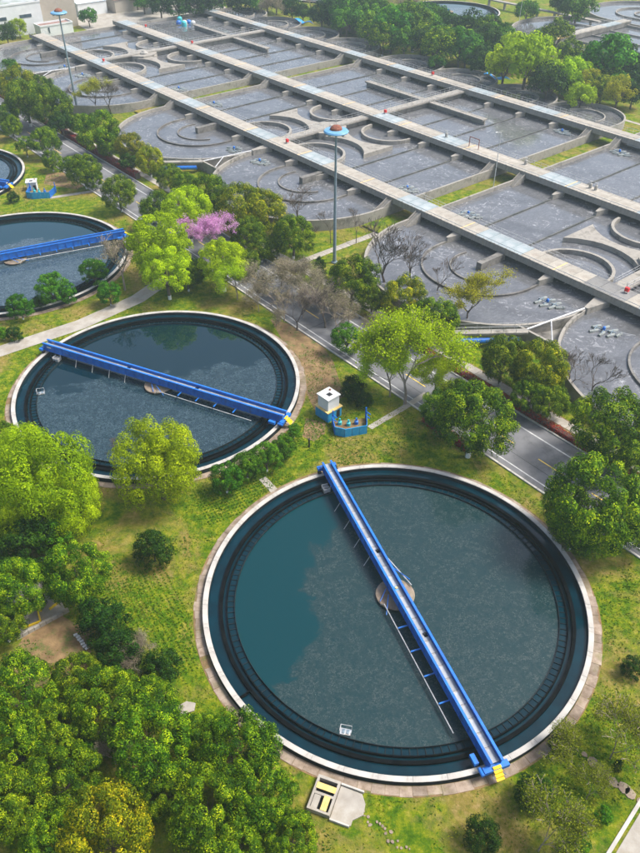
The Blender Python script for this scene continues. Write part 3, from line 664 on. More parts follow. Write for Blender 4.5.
# ================= SECOND PLANT, FAR =================
def farbasin(c,ul,label):
    t=empty('far_basin',L(*c),UA,label,'treatment basin','basins of the second treatment plant')
    p=arc((0,0),21,90,270,36)+[(130,-21),(130,21)]
    MB().wall(p,.45,0,2.2,True).build('outer_wall','concrete',t)
    sheet('water',p,1.4,'aeration_water',t)
    for y in (-10.5,0,10.5): MB().box(4,129,y-.2,y+.2,0,1.9).build('dividing_wall','concrete',t)
    MB().wall([(4,10.5)]+arc((0,0),10.5,90,270,24)+[(4,-10.5)],.4,0,1.9).build('guide_wall','concrete',t)
    MB().wall(arc((2,0),5.4,90,270,16),.35,0,1.8).build('guide_wall','concrete',t)
    return t
farbasin((-78,152.5),0,'left end of the second treatment basin beyond the tree belt')
farbasin((-78,197),0,'upper right basin of the second plant at the top edge')
t=empty('far_walkway',L(-71.8,130.5),UA,'pale walkway with a wooden coloured end across the second plant','walkway')
dm=MB().box(-1.7,1.7,.02,2.98,3.0,3.3).mesh('deck_slab','deck'); dy=MB().box(-1.7,1.7,.02,2.98,3.0,3.3).mesh('deck_slab','wood_yellow'); db=MB().box(-1.7,1.7,.02,2.98,3.0,3.3).mesh('deck_slab','deck_blue')
for i in range(15): obj('deck_slab',dy if i<3 else (db if i in(10,11,12) else dm),t,(0,i*3,0))
MB().box(1.35,1.65,0,45,1.6,3.0).box(-1.65,-1.35,0,45,1.6,3.0).build('beam','wet_concrete',t)
for i in range(6): MB().box(-.4,.4,i*8.5,i*8.5+.6,0,3).build('column','concrete',t)
for s in (-1,1): tag(railing([(s*1.6,0),(s*1.6,45)],3.3,3).build('railing','steel',t),kind='stuff')
t=empty('far_walkway',L(-130,168),UA,'thin concrete walkway running between the far round tank and the second plant','walkway')
MB().box(0,52,-1,1,2.4,2.8).build('deck','concrete',t)
for i in range(7): MB().box(i*8,i*8+.5,-.5,.5,0,2.4).build('column','concrete',t)
clarifier((50,335.5),0,'clarifier_water_c','pale round tank at the top edge beyond the tree belt',False,False)
clarifier((4,372),0,'clarifier_water_c','farthest round tank above the picture top',False,False)
# ================= BUILDINGS TOP LEFT =================
def building(name,u0,u1,v0,v1,h,wallm,roofm,label,cat,wins=(),parapet=.5):
    t=empty(name,L((u0+u1)/2,(v0+v1)/2),UA,label,cat); a=(u1-u0)/2;b=(v1-v0)/2
    MB().box(-a,a,-b,b,0,h).build('wall',wallm,t)
    if parapet:
        MB().box(-a+.3,a-.3,-b+.3,b-.3,h,h+.06).build('roof',roofm,t)
        MB().wall([(-a,-b),(a,-b),(a,b),(-a,b)],.3,h,h+parapet,True).build('parapet',wallm,t)
    else:
        m_=MB(); m_.add([(-a-.3,-b-.3,h),(a+.3,-b-.3,h),(a+.3,b+.3,h),(-a-.3,b+.3,h),(0,-b-.3,h+1.6),(0,b+.3,h+1.6)],[(0,1,4),(2,3,5),(1,2,5,4),(3,0,4,5),(0,3,2,1)]); r=m_.build('roof',roofm,t)
        rb=MB().box(-.05,.05,0,0.01,0,0.01)
        for i in range(int(2*b/1.2)):
            y=-b+i*1.2; MB().add([(a+.3,y,h+.03),(a+.3,y+.12,h+.03),(0,y+.12,h+1.66),(0,y,h+1.66),(a+.3,y,h-.05),(a+.3,y+.12,h-.05),(0,y+.12,h+1.55),(0,y,h+1.55)],[(0,1,2,3),(4,5,1,0),(5,6,2,1),(7,4,0,3)]).build('roof_rib',roofm,r)
    for side,p,z,ww,hh in wins:
        f=MB()
        if side=='u':   # on the face towards +u
            f.box(a,a+.08,p-ww/2-.12,p+ww/2+.12,z-.12,z+hh+.12); f=f.build('window_frame','steel',t)
            MB().box(a+.08,a+.11,p-ww/2,p+ww/2,z,z+hh).build('pane','window',f)
        else:
            f.box(p-ww/2-.12,p+ww/2+.12,-b-.08,-b,z-.12,z+hh+.12); f=f.build('window_frame','steel',t)
            MB().box(p-ww/2,p+ww/2,-b-.11,-b-.08,z,z+hh).build('pane','window',f)
    return t
building('white_building',-222,-201.5,-36,12,9.6,'wall_white','roof_grey','long white flat roofed building at the top left corner','building',[('u',-14,5.4,3.5,1.0),('u',-2,5.4,3.5,1.0),('u',9,5.4,4.2,1.0),('u',18,5.4,4.2,1.0),('u',12.5,2.6,.9,1.6)])
building('beige_building',-216,-203,12.4,25.5,10.5,'wall_beige','wall_beige','beige block joined to the white building','building')
building('low_block',-199.5,-194.2,7.5,19.5,3.2,'wall_white','roof_brown','low white block with rusty roof before the beige building','building',[('u',-3,1,.5,1.8)])
building('sheet_roof_shed',-226,-216,32,44,4.5,'wall_white','roof_sheet','shed with pale blue sheet roof at the top edge','shed',parapet=0)
building('brown_roof_shed',-228,-213,46,60,4.5,'wall_beige','roof_brown','shed with ribbed brown roof at the top edge','shed',parapet=0)
building('white_hall',-262,-240,70,120,6,'wall_white','roof_sheet','white hall beyond the yard at the top','building',[('u',-10,3,2,1.5),('u',0,3,2,1.5),('u',10,3,2,1.5)])
building('site_cabin',-72,-64,108,113,3,'wall_white','disc_blue','small cabin with blue roof between the lime trees and far basin','cabin')
building('gate_cabin',-152,-148.5,104,107,6,'wall_white','wall_white','slim white tower cabin at the top of the tree belt','cabin')
t=empty('yard_tanks',L(-176,52),UA,'cluster of small blue and white process tanks beyond the middle walkway','process tanks')
for i,(x,y) in enumerate([(0,0),(2.5,1),(4.6,-.5),(1.5,3.4),(5,3),(-2.5,2)]): MB().lathe([(.9,0),(.9,2.2+.3*(i%3)),(.5,2.6+.3*(i%3))],14).build('tank',['blue_paint','white_paint','teal_paint'][i%3],t,(x,y,0))
TREES=[
('camphor',-26.5,37.8,3.61,'camphor tree at the left edge just below the brown plot'),
('camphor',-22.2,39.6,2.64,'smaller camphor crown directly below the white slabs'),
('camphor',-18.0,36.6,3.38,'camphor crown with olive tufts in the second row of the lower left wood'),
('camphor',-22.6,34.5,2.77,'camphor crown left of centre in the lower left wood'),
('camphor',-25.4,33.3,2.90,'camphor tree at the left edge, third down from the plot'),
('green',-20.0,33.4,1.50,'small brighter green crown sunk in the lower left wood'),
('camphor',-13.9,32.6,3.57,'large round camphor crown beside the dead twigs, lower left wood'),
('camphor',-15.0,37.9,2.31,'camphor crown at the upper right rim of the lower left wood'),
('camphor',-21.0,30.3,2.97,'camphor crown in the middle of the lower left wood'),
('camphor',-23.9,28.2,3.06,'camphor tree at the left edge near the bottom corner'),
('gold',-16.1,25.8,3.76,'big golden tinted camphor crown at the bottom edge'),
('camphor',-20.6,25.9,2.49,'dark green camphor crown between corner and golden crown at the bottom'),
('camphor',-9.9,34.3,2.22,'dark olive crown touching the white stone by the nearest tank'),
('camphor',-6.5,32.7,3.41,'camphor crown closest to the lower left rim of the nearest tank'),
('camphor',-8.7,27.5,3.36,'large camphor crown at the bottom, right of the golden one'),
('camphor',-5.1,29.0,3.09,'camphor crown left of the valve chamber'),
('camphor',-2.2,26.2,2.18,'lowest right camphor crown of the wood at the bottom edge'),
('camphor',-6.5,25.5,2.32,'camphor crown cut by the bottom edge under the valve chamber trees'),
('camphor',-12.2,29.8,2.28,'shaded camphor crown filling the centre of the wood'),
('pale_bare',-17.7,33.3,1.87,'pale leafless tree in the gap of the lower left wood'),
('pale_bare',-13.5,37.8,1.29,'small pale dead tree on the planted rows'),
('lime',-30.4,62.2,5.81,'bright lime willow at the left, in front of the middle tank'),
('lime',-33.4,59.3,3.84,'lime willow at the left edge below the big willow'),
('lime',-27.9,60.6,3.65,'lower lime willow bough mass right of the edge willow'),
('lime',-18.7,66.0,5.04,'bright lime willow standing alone before the middle tank rim'),
('tall_bare',-25.6,71.5,1.62,'brown leafless sapling between the two lime willows'),
('darkbush',-18.1,56.3,2.50,'dark green rounded shrub under the lone lime willow'),
('camphor',-24.9,51.0,3.50,'dark camphor tree right of the parking pad'),
('camphor',-30.0,49.2,3.44,'camphor tree left of the parking pad at the left edge'),
('darkbush',-31.3,55.9,3.53,'dark tree in shade below the lime willows'),
('green',-29.1,57.7,2.63,'mid green tree between lime willow and dark camphor'),
('darkbush',-21.1,46.5,2.80,'dark evergreen shrub mass right of the parking pad'),
('darkbush',-19.0,43.2,2.51,'dark olive shrub above the lower left wood'),
('tan',-17.4,43.3,1.89,'reddish brown shrub above the lower left wood'),
('darkbush',-15.0,41.7,2.06,'dark shrub at the right rim of the wood by the planted rows'),
('camphor',-30.9,45.9,2.31,'camphor tree cut by the left edge beside the brown plot'),
('camphor',-40.3,75.1,1.92,'camphor crown cut by the left edge beside the middle tank'),
('lime',-36.5,70.8,2.94,'lime willow top touching the middle tank rim at left'),
('green',-11.2,67.1,2.09,'leftmost round bush of the row along the middle tank rim'),
('green',-8.9,69.5,1.87,'second bush of the row along the middle tank rim'),
('green',-6.6,70.9,2.02,'third and fullest bush of the row along the middle tank rim'),
('green',-4.6,73.1,1.79,'fourth bush of the row along the middle tank rim'),
('green',-3.4,77.4,1.00,'smallest bush at the upper end of the row by the bridge end'),
('green',-47.7,107.0,2.10,'small round tree left on the lane verge above the middle tank'),
('green',-43.7,111.6,2.69,'round green tree on the verge between lane and left edge tank'),
('green',-41.5,111.8,1.80,'small green tree touching the round one on the lane verge'),
('darkbush',-46.0,110.3,1.26,'small dark bush between two verge trees'),
('darkbush',-46.9,100.8,1.35,'small dark ball shaped shrub at the left edge below the lane'),
('green',-48.9,101.0,1.02,'lime tinted small shrub cut by the left edge'),
('darkbush',-63.3,153.2,1.36,'small dark bush in front of the white cabin at far left'),
('green',-38.3,117.7,2.42,'round green tree at the right rim of the left edge tank'),
('green',-34.5,111.4,1.98,'small green tree on the lane below the pale bare tree'),
('pale_bare',-33.2,116.5,4.75,'pale leafless tree at the end of the left edge tank bridge'),
('camphor',-40.1,148.6,3.59,'round camphor tree on the near side of the road, upper left'),
('camphor',-48.3,159.7,2.12,'small camphor by the road near side, left of the round one'),
('camphor',-50.0,160.4,3.59,'camphor on the near road verge behind the white cabin'),
('far_camphor',-54.4,165.9,2.39,'small camphor squeezed at the left of the verge camphor'),
('camphor',-31.2,140.6,3.52,"camphor tree at the road's near side above the lime trees"),
('limetree',-24.2,134.6,4.85,'bright lime tree above the big lime crown'),
('limetree',-26.9,119.7,5.54,'big lime tree at the right end of the left edge tank'),
('limetree',-25.1,113.4,4.30,'lower crown of the lime trees on the lane corner'),
('camphor',-22.3,116.1,2.70,'dark lime camphor under the big lime tree'),
('redbud',-19.5,128.2,4.13,'pink blossoming redbud tree'),
('darkbush',-21.4,120.0,2.27,'dark green shrub under the pink blossoming tree'),
('limetree',-16.2,116.1,4.37,'lime tree right below the pink tree'),
('sparse',-13.8,113.3,3.61,"loose lime tree on the middle tank's upper verge"),
('camphor',-31.5,158.5,2.90,"camphor across the road beside the long red hedge's right end"),
('camphor',-27.3,152.7,3.05,'camphor right of the hedge end, before the blue pipe walkway'),
('camphor',-21.7,146.8,4.08,'golden green camphor before the notch of the middle basin'),
('gold',-15.0,138.3,4.75,'golden camphor left of the two golden ones over the basin'),
('gold',-10.9,137.6,4.31,'golden camphor right of the pair before the curved basin wall'),
('camphor',-13.0,130.2,3.33,'dark camphor under the golden pair'),
('camphor',-10.5,126.7,2.26,'small camphor crown below the golden pair'),
('camphor',-4.8,128.0,3.90,'camphor tree left of the floodlight mast'),
('camphor',-7.7,128.1,2.48,'small camphor left of the mast tree'),
('conifer',0.0,119.6,1.70,'dark green conifer at the foot of the floodlight mast'),
('bare',-4.0,140.8,3.78,'leafless grey tree over the basin left of the mast'),
('tall_bare',2.0,134.3,2.64,'tall leafless tree right at the floodlight mast'),
('tall_bare',6.8,134.3,2.64,'tall leafless tree right of the mast'),
('tall_bare',-1.3,132.2,2.02,'tall leafless tree just left of the mast'),
('camphor',5.2,111.1,4.08,'camphor tree right of the mast before the curved basin'),
('bare',10.9,116.8,5.46,'large leafless tree over the left lobe of the right basin'),
('bare',15.6,117.5,4.23,'leafless tree between the large bare tree and the yellow one'),
('bare',19.5,113.8,3.43,'leafless tree next to the yellow tree'),
('gold',13.2,106.6,3.61,'golden green camphor before the right basin'),
('camphor',17.6,100.3,3.47,'camphor above the big loose lime tree, right'),
('camphor',15.4,102.7,2.48,'dark camphor tucked between the two camphors'),
('sparse_yellow',23.2,105.1,4.59,'yellow budding tree over the right basin railing'),
('sparse',11.7,84.6,7.00,'big loose bright lime tree in the centre of the picture'),
('sparse',9.8,86.3,4.21,'left lower part tree of the big lime group, with open crown'),
('sparse',16.0,86.2,3.62,'right lower tree of the lime group above the nearest tank'),
('darkbush',4.6,85.9,2.13,'green and gold bush beside the fenced pit'),
('darkbush',6.0,84.0,1.35,'low bush at the back corner of the fenced pit'),
('green',4.0,97.0,2.45,'sparse green tree on the road verge in the centre'),
('bare',-3.6,103.7,3.06,'grey leafless tree at the near road verge, left'),
('bare',0.8,104.4,3.74,'larger leafless tree at the near road verge, right'),
('pale_bare',-6.9,109.3,2.48,'pale leafless tree with few leaves, left of the grey one'),
('tan',-9.6,114.4,3.83,'tan dry shrub at the left start of the dry row on the road'),
('tan',-6.6,116.9,3.52,'tan dry shrub second in the dry row'),
('tan',-3.3,114.3,3.65,'tan dry shrub third in the dry row'),
('tan',-0.3,111.9,3.42,'tan dry shrub fourth in the dry row'),
('tan',2.2,108.5,3.35,'tan dry shrub fifth in the dry row'),
('tan',4.6,105.5,2.77,'tan dry shrub at the right end of the dry row'),
('tan',-10.0,109.4,2.66,'tan dry shrub below the start of the dry row'),
('tan',-6.9,104.9,1.91,'tan dry shrub on the near verge by the middle tank'),
('tan',8.8,102.3,2.04,'tan dry shrub under the big lime tree'),
('camphor',25.6,89.1,3.76,'camphor tree left of the golden one, by the slab path'),
('gold',30.2,86.6,4.13,'golden camphor tree above the open stretch of road'),
('camphor',30.6,81.2,2.58,'lower dark crown right under the golden camphor'),
('camphor',28.1,82.7,2.60,'camphor crown between the golden camphor and the road'),
('camphor',18.8,73.6,5.16,'big camphor tree at the left end of the open road'),
('camphor',15.6,79.2,2.81,'dark green camphor left of the big one above the nearest tank'),
('camphor',18.2,83.2,2.33,'camphor crown filling behind the two above the nearest tank'),
('bare',34.6,87.1,3.03,'leafless tree right of the golden camphor over the water'),
('bare',37.7,85.7,3.30,'leafless tree over the water before the right edge camphor'),
('camphor',35.2,71.7,5.20,'large camphor tree at the right edge beyond the road'),
('camphor',38.1,69.3,2.60,'camphor cut by the right edge beyond the road'),
('camphor',29.1,58.5,5.54,'largest camphor tree, near side of the road at the right edge'),
('camphor',33.9,58.4,3.52,'camphor cut by the right edge below the largest one'),
('camphor',27.8,57.9,2.82,'lower crown of the trees right of the nearest tank'),
('wispy',25.3,33.8,3.55,'loose yellow green tree at the lower right edge'),
('wispy',17.4,26.2,3.40,'loose yellow green tree at the bottom, right of centre'),
('darkbush',17.7,30.2,1.81,'dark round shrub below the nearest tank bridge end'),
('darkbush',12.9,26.8,1.65,'dark shrub at the bottom edge left of the loose tree'),
('wispy',21.8,33.5,2.26,'dull loose shrub right of the bridge end'),
('darkbush',21.2,34.7,1.34,'dark shrub touching the apron right of the bridge end'),
('darkbush',29.6,42.2,1.25,'small dark shrub at the right edge beside the nearest tank'),
('green',20.4,26.2,1.04,'small green bush near the road corner at the bottom'),
('conifer',25.6,32.9,0.57,'tiny blue green conifer inside the loose tree'),
('wispy',22.3,30.3,1.99,'small loose tree by the stepping stones'),
('green',23.1,28.6,0.72,'low green bush between stepping stones and pavement'),
('gold',-80.0,214.5,5.28,'golden camphor at the left edge beyond the road'),
('camphor',-74.5,214.5,3.98,'camphor right of the edge golden one beyond the road'),
('camphor',-73.7,200.7,5.50,'camphor filling below the golden one beyond the road'),
('camphor',-66.3,197.1,5.18,"camphor tree left of the left mast's foot"),
('far_dark',-62.7,191.4,2.94,"dark tree at the left mast's foot"),
('camphor',-77.8,197.3,3.23,'camphor on the near side at the left edge'),
('camphor',-74.8,191.0,2.67,'lower camphor on the near side at the left edge'),
('camphor',-63.1,178.6,3.44,'camphor on the near road side by the farthest left tank'),
('far_camphor',-68.2,179.3,2.29,'small tree left of the camphor by the far left tank'),
('camphor',-59.8,170.4,2.22,'small camphor right above the white cabin'),
('camphor',-59.0,193.1,2.69,'small camphor right of the left mast across the road'),
('camphor',-50.6,179.2,5.03,'broad camphor at the left end of the red hedge'),
('camphor',-48.6,177.6,2.75,'camphor at the right of the broad one by the hedge'),
('gold',-42.7,174.8,3.39,'golden camphor on the footpath behind the hedge'),
('gold',-37.3,167.1,3.27,'golden green camphor farther right behind the hedge'),
('far_dark',-42.5,170.0,1.96,'dark small tree under the golden camphor by the hedge'),
('sparse_yellow',-59.5,212.1,4.33,'budding thin tree before the far left basin lobe'),
('bare',-55.4,210.8,4.02,'leafless thin tree before the far left basin wall'),
('bare',-66.5,216.5,2.66,'small leafless tree by the left mast'),
('far_lime',-104.5,294.2,3.05,'bright green tree in front of the white building'),
('far_dark',-105.3,283.9,3.32,'blue green tree at the left edge before the white building'),
('far_green',-93.3,248.5,2.32,'small tree at the left edge over the basin'),
('far_green',-84.1,310.7,3.19,'pale green tree beside the beige building'),
('far_green',-109.8,316.4,5.64,'green tree clump on the roof line at the top left corner'),
('far_green',-100.9,321.3,5.71,'green tree clump behind the white building'),
('far_dark',-10.4,319.2,4.33,'dark tree at the top edge left of the belt','trees of the far belt'),
('far_dark',-6.3,316.4,3.35,'narrow dark tree second at the top edge','trees of the far belt'),
('far_dark',0.7,305.5,4.63,'dark round tree left of centre in the belt','trees of the far belt'),
('far_dark',5.0,303.5,4.15,'dark tree just right of the round one in the belt','trees of the far belt'),
('far_green',9.2,292.0,5.33,'mid green round tree of the belt above the far lobe','trees of the far belt'),
('far_camphor',16.9,281.3,5.16,'olive tree of the belt above the far lobes','trees of the far belt'),
('far_green',23.1,272.8,6.68,'broad green tree at the middle of the belt','trees of the far belt'),
('far_camphor',30.4,275.1,6.72,'broad olive tree at the middle of the belt','trees of the far belt'),
('far_green',26.8,265.5,4.52,'lower green tree at the front of the belt','trees of the far belt'),
('far_dark',33.5,263.1,4.48,'dark green tree at the front of the belt','trees of the far belt'),
('far_camphor',36.3,253.5,5.89,'olive crown left of the bright group in the belt','trees of the far belt'),
('far_green',42.5,254.2,5.53,'green crown in the middle of the right belt part','trees of the far belt'),
('far_dark',49.8,282.4,5.18,'blue green tree before the far round tank','trees of the far belt'),
('far_dark',56.0,283.2,4.77,'dark tree right of the far round tank front','trees of the far belt'),
('far_dark',47.3,245.3,4.23,'dark tree left of the bright green one','trees of the far belt'),
('far_dark',53.5,251.3,3.93,"dark crown tucked behind the bright green one's left side",'trees of the far belt'),
('far_green',56.9,266.4,5.34,'grey green crown above the bright green one','trees of the far belt'),
('far_lime',52.2,233.3,5.87,'left crown of the bright green group','trees of the far belt'),
('far_lime',57.2,228.2,7.87,'big bright green tree of the belt','trees of the far belt'),
('far_lime',58.6,250.9,5.47,'upper crown of the bright green group','trees of the far belt'),
('far_dark',61.4,219.6,4.90,'dark tree between the bright green and yellow green ones'),
('far_lime',68.8,223.6,5.32,'yellow green tree right of the dark gap'),
('far_yellow',72.6,220.6,4.23,'yellow tree left one of the yellow pair'),
('far_lime',68.8,211.7,3.75,'pale lime tree below the yellow pair'),
('far_yellow',75.2,215.4,4.15,'yellow tree in the middle of the right belt'),
('far_yellow',78.5,212.4,4.44,'yellow tree right one of the yellow pair'),
('far_green',79.7,229.2,7.20,'large dark green tree of the right belt','trees of the far belt'),
('far_dark',86.9,232.9,5.50,'dark tree right of the large one at the edge','trees of the far belt'),
('far_dark',83.1,252.4,3.94,'dark crown left of the large green one','trees of the far belt'),
('far_camphor',75.7,270.2,5.40,'olive tree below the wooden coloured walkway end','trees of the far belt'),
('far_camphor',71.0,269.0,4.15,'small olive tree left of the walkway end','trees of the far belt'),
('far_yellow',84.6,259.4,3.23,'yellowish tree right of the small cabin','trees of the far belt'),
('far_dark',83.5,215.0,3.80,'grey purple tree at the right edge of the belt'),
('far_green',92.3,308.7,6.05,"green tree behind the second plant's walkway",'trees of the far belt'),
('far_green',75.6,314.3,4.27,'green tree right of the far round tank','trees of the far belt'),
('far_dark',90.0,324.2,4.39,'dark tree at the top between the far tanks','trees of the far belt'),
('far_green',35.3,249.9,2.75,'small green bush at the cusp of two far lobes','trees of the far belt'),
('far_dark',-59.8,323.1,4.85,'dark tree at the top edge left part'),
('far_dark',-52.6,319.8,4.81,'dark tree second at the top edge left part'),
('far_dark',-46.3,323.1,4.85,'dark tree third at the top edge left part'),
('far_dark',-40.3,325.9,4.41,'dark tree at the top edge left of the white cabin'),
('far_dark',-31.0,327.6,4.43,'dark tree at the top edge right of the white cabin'),
('far_green',-24.3,329.3,4.45,'green tree at the top edge, centre left'),
('tan',-16.6,317.9,5.28,'grey brown leafless looking thicket at the top'),
('tan',-3.9,335.0,5.10,'grey thicket behind the dark trees at the top'),
('tan',12.1,328.0,5.84,'grey thicket above the belt at the top'),
('tan',21.5,319.6,5.71,'grey brown thicket right above the belt'),
('tan',31.9,324.6,5.79,'pale thicket at the top, left of the far round tank'),
('far_green',36.6,299.1,5.44,'grey green tree left of the far round tank','trees of the far belt'),
('far_dark',43.5,289.5,4.42,'dark blue green tree under the far round tank','trees of the far belt'),
('far_camphor',19.4,309.5,5.14,'olive crown packed inside the far tree belt','packed far trees'),
('far_dark',10.8,311.8,6.10,'dark green crown packed inside the far tree belt','packed far trees'),
('far_green',45.7,260.8,4.45,'mid green crown packed inside the far tree belt','packed far trees'),
('far_dark',24.3,277.5,4.27,'dark green crown packed inside the far tree belt','packed far trees'),
('far_green',41.8,295.2,4.49,'mid green crown packed inside the far tree belt','packed far trees'),
('far_green',22.4,289.0,3.98,'mid green crown packed inside the far tree belt','packed far trees'),
('far_dark',37.4,274.9,4.23,'dark green crown packed inside the far tree belt','packed far trees'),
('far_dark',19.5,299.1,5.44,'dark green crown packed inside the far tree belt','packed far trees'),
('far_green',5.7,305.1,5.53,'mid green crown packed inside the far tree belt','packed far trees'),
('far_dark',33.7,289.5,4.42,'dark green crown packed inside the far tree belt','packed far trees'),
('far_green',30.8,296.2,5.40,'mid green crown packed inside the far tree belt','packed far trees'),
('far_green',8.1,317.1,5.25,'mid green crown packed inside the far tree belt','packed far trees'),
('far_green',38.4,265.2,5.32,'mid green crown packed inside the far tree belt','packed far trees'),
('far_green',16.2,294.8,5.37,'mid green crown packed inside the far tree belt','packed far trees'),
('far_camphor',30.6,297.9,5.42,'olive crown packed inside the far tree belt','packed far trees'),
('far_green',23.3,291.8,4.01,'mid green crown packed inside the far tree belt','packed far trees'),
('far_dark',9.0,309.1,5.14,'dark green crown packed inside the far tree belt','packed far trees'),
('far_green',19.1,302.5,4.59,'mid green crown packed inside the far tree belt','packed far trees'),
('far_dark',6.6,299.7,5.90,'dark green crown packed inside the far tree belt','packed far trees'),
('far_green',54.0,261.0,3.65,'mid green crown packed inside the far tree belt','packed far trees'),
('far_camphor',20.1,268.6,4.97,'olive crown packed inside the far tree belt','packed far trees'),
('far_dark',49.9,265.0,4.11,'dark green crown packed inside the far tree belt','packed far trees'),
('far_green',16.4,298.1,4.53,'mid green crown packed inside the far tree belt','packed far trees'),
('far_dark',40.4,303.5,4.15,'dark green crown packed inside the far tree belt','packed far trees'),
('far_green',7.8,307.1,6.02,'mid green crown packed inside the far tree belt','packed far trees'),
('far_green',36.5,284.6,4.79,'mid green crown packed inside the far tree belt','packed far trees'),
('far_dark',17.7,311.2,5.63,'dark green crown packed inside the far tree belt','packed far trees'),
('far_dark',35.4,262.2,3.67,'dark green crown packed inside the far tree belt','packed far trees'),
('far_dark',33.9,302.0,4.13,'dark green crown packed inside the far tree belt','packed far trees'),
('far_camphor',32.3,267.4,4.95,'olive crown packed inside the far tree belt','packed far trees'),
('far_camphor',17.0,304.9,5.07,'olive crown packed inside the far tree belt','packed far trees'),
('far_green',7.3,299.1,5.44,'mid green crown packed inside the far tree belt','packed far trees'),
('far_green',30.6,305.0,4.16,'mid green crown packed inside the far tree belt','packed far trees'),
('far_green',20.0,300.6,5.46,'mid green crown packed inside the far tree belt','packed far trees'),
('far_green',29.8,303.5,4.15,'mid green crown packed inside the far tree belt','packed far trees'),
('far_dark',53.5,267.9,4.55,'dark green crown packed inside the far tree belt','packed far trees'),
('far_dark',51.6,264.3,4.50,'dark green crown packed inside the far tree belt','packed far trees'),
('far_dark',10.6,304.1,5.97,'dark green crown packed inside the far tree belt','packed far trees'),
('far_camphor',54.9,277.4,5.10,'olive crown packed inside the far tree belt','packed far trees'),
('far_dark',38.4,266.2,4.12,'dark green crown packed inside the far tree belt','packed far trees'),
('far_green',44.9,256.0,5.17,'mid green crown packed inside the far tree belt','packed far trees'),
('far_green',52.7,249.7,3.52,'mid green crown packed inside the far tree belt','packed far trees'),
('far_dark',54.1,258.9,4.82,'dark green crown packed inside the far tree belt','packed far trees'),
('far_camphor',80.1,229.0,4.36,'olive crown packed inside the far tree belt','packed far trees'),
('far_dark',90.4,238.7,3.77,'dark green crown packed inside the far tree belt','packed far trees'),
('far_green',66.7,237.2,3.38,'mid green crown packed inside the far tree belt','packed far trees'),
('far_green',80.8,218.5,3.85,'mid green crown packed inside the far tree belt','packed far trees'),
('far_green',88.3,237.5,4.49,'mid green crown packed inside the far tree belt','packed far trees'),
('far_camphor',75.5,224.3,3.22,'olive crown packed inside the far tree belt','packed far trees'),
('far_camphor',62.6,235.4,4.09,'olive crown packed inside the far tree belt','packed far trees'),
('far_dark',67.5,228.0,3.63,'dark green crown packed inside the far tree belt','packed far trees'),
('far_dark',83.1,229.9,3.65,'dark green crown packed inside the far tree belt','packed far trees'),
('far_camphor',75.9,252.0,4.32,'olive crown packed inside the far tree belt','packed far trees'),
('far_green',84.9,234.5,4.44,'mid green crown packed inside the far tree belt','packed far trees'),
('far_dark',87.1,234.3,3.34,'dark green crown packed inside the far tree belt','packed far trees'),
('far_camphor',74.9,217.0,3.83,'olive crown packed inside the far tree belt','packed far trees'),
('far_green',81.5,230.7,4.38,'mid green crown packed inside the far tree belt','packed far trees'),
('far_dark',86.5,226.0,4.31,'dark green crown packed inside the far tree belt','packed far trees'),
('far_green',63.6,222.4,4.26,'mid green crown packed inside the far tree belt','packed far trees'),
('far_green',-53.7,338.2,4.55,'mid green crown packed along the top edge beyond the basins','packed far trees'),
('far_dark',-16.8,331.1,4.47,'dark green crown packed along the top edge beyond the basins','packed far trees'),
('far_green',-71.9,340.0,4.57,'mid green crown packed along the top edge beyond the basins','packed far trees'),
('far_green',-64.8,332.8,4.49,'mid green crown packed along the top edge beyond the basins','packed far trees'),
('far_green',-42.4,338.2,4.55,'mid green crown packed along the top edge beyond the basins','packed far trees'),
('far_green',-24.1,338.2,4.55,'mid green crown packed along the top edge beyond the basins','packed far trees'),
('far_green',-62.4,341.8,4.59,'mid green crown packed along the top edge beyond the basins','packed far trees'),
('far_green',-67.9,332.8,4.49,'mid green crown packed along the top edge beyond the basins','packed far trees'),
('far_green',-20.5,336.4,4.53,'mid green crown packed along the top edge beyond the basins','packed far trees'),
('far_green',-22.5,331.1,4.47,'mid green crown packed along the top edge beyond the basins','packed far trees'),
('far_dark',-47.1,338.2,4.55,'dark green crown packed along the top edge beyond the basins','packed far trees'),
('far_green',-37.9,336.4,4.53,'mid green crown packed along the top edge beyond the basins','packed far trees'),
('far_green',-47.7,340.0,4.57,'mid green crown packed along the top edge beyond the basins','packed far trees'),
('far_dark',-26.3,336.4,4.53,'dark green crown packed along the top edge beyond the basins','packed far trees'),
('pale_bare',-2.7,107.4,2.97,'pale brown leafless tree in the dry row, left one over the road'),
('pale_bare',2.3,102.2,2.87,'pale brown leafless tree in the dry row, right one over the road'),
('pale_bare',-5.7,106.3,2.60,'pale brown leafless tree by the near verge above the middle tank'),
('camphor',-12.2,121.8,2.20,'small camphor between pink tree and dry row'),
('camphor',8.3,108.7,2.21,'small camphor right of the mast tree, at the curved wall'),
]
HAZE=.00032
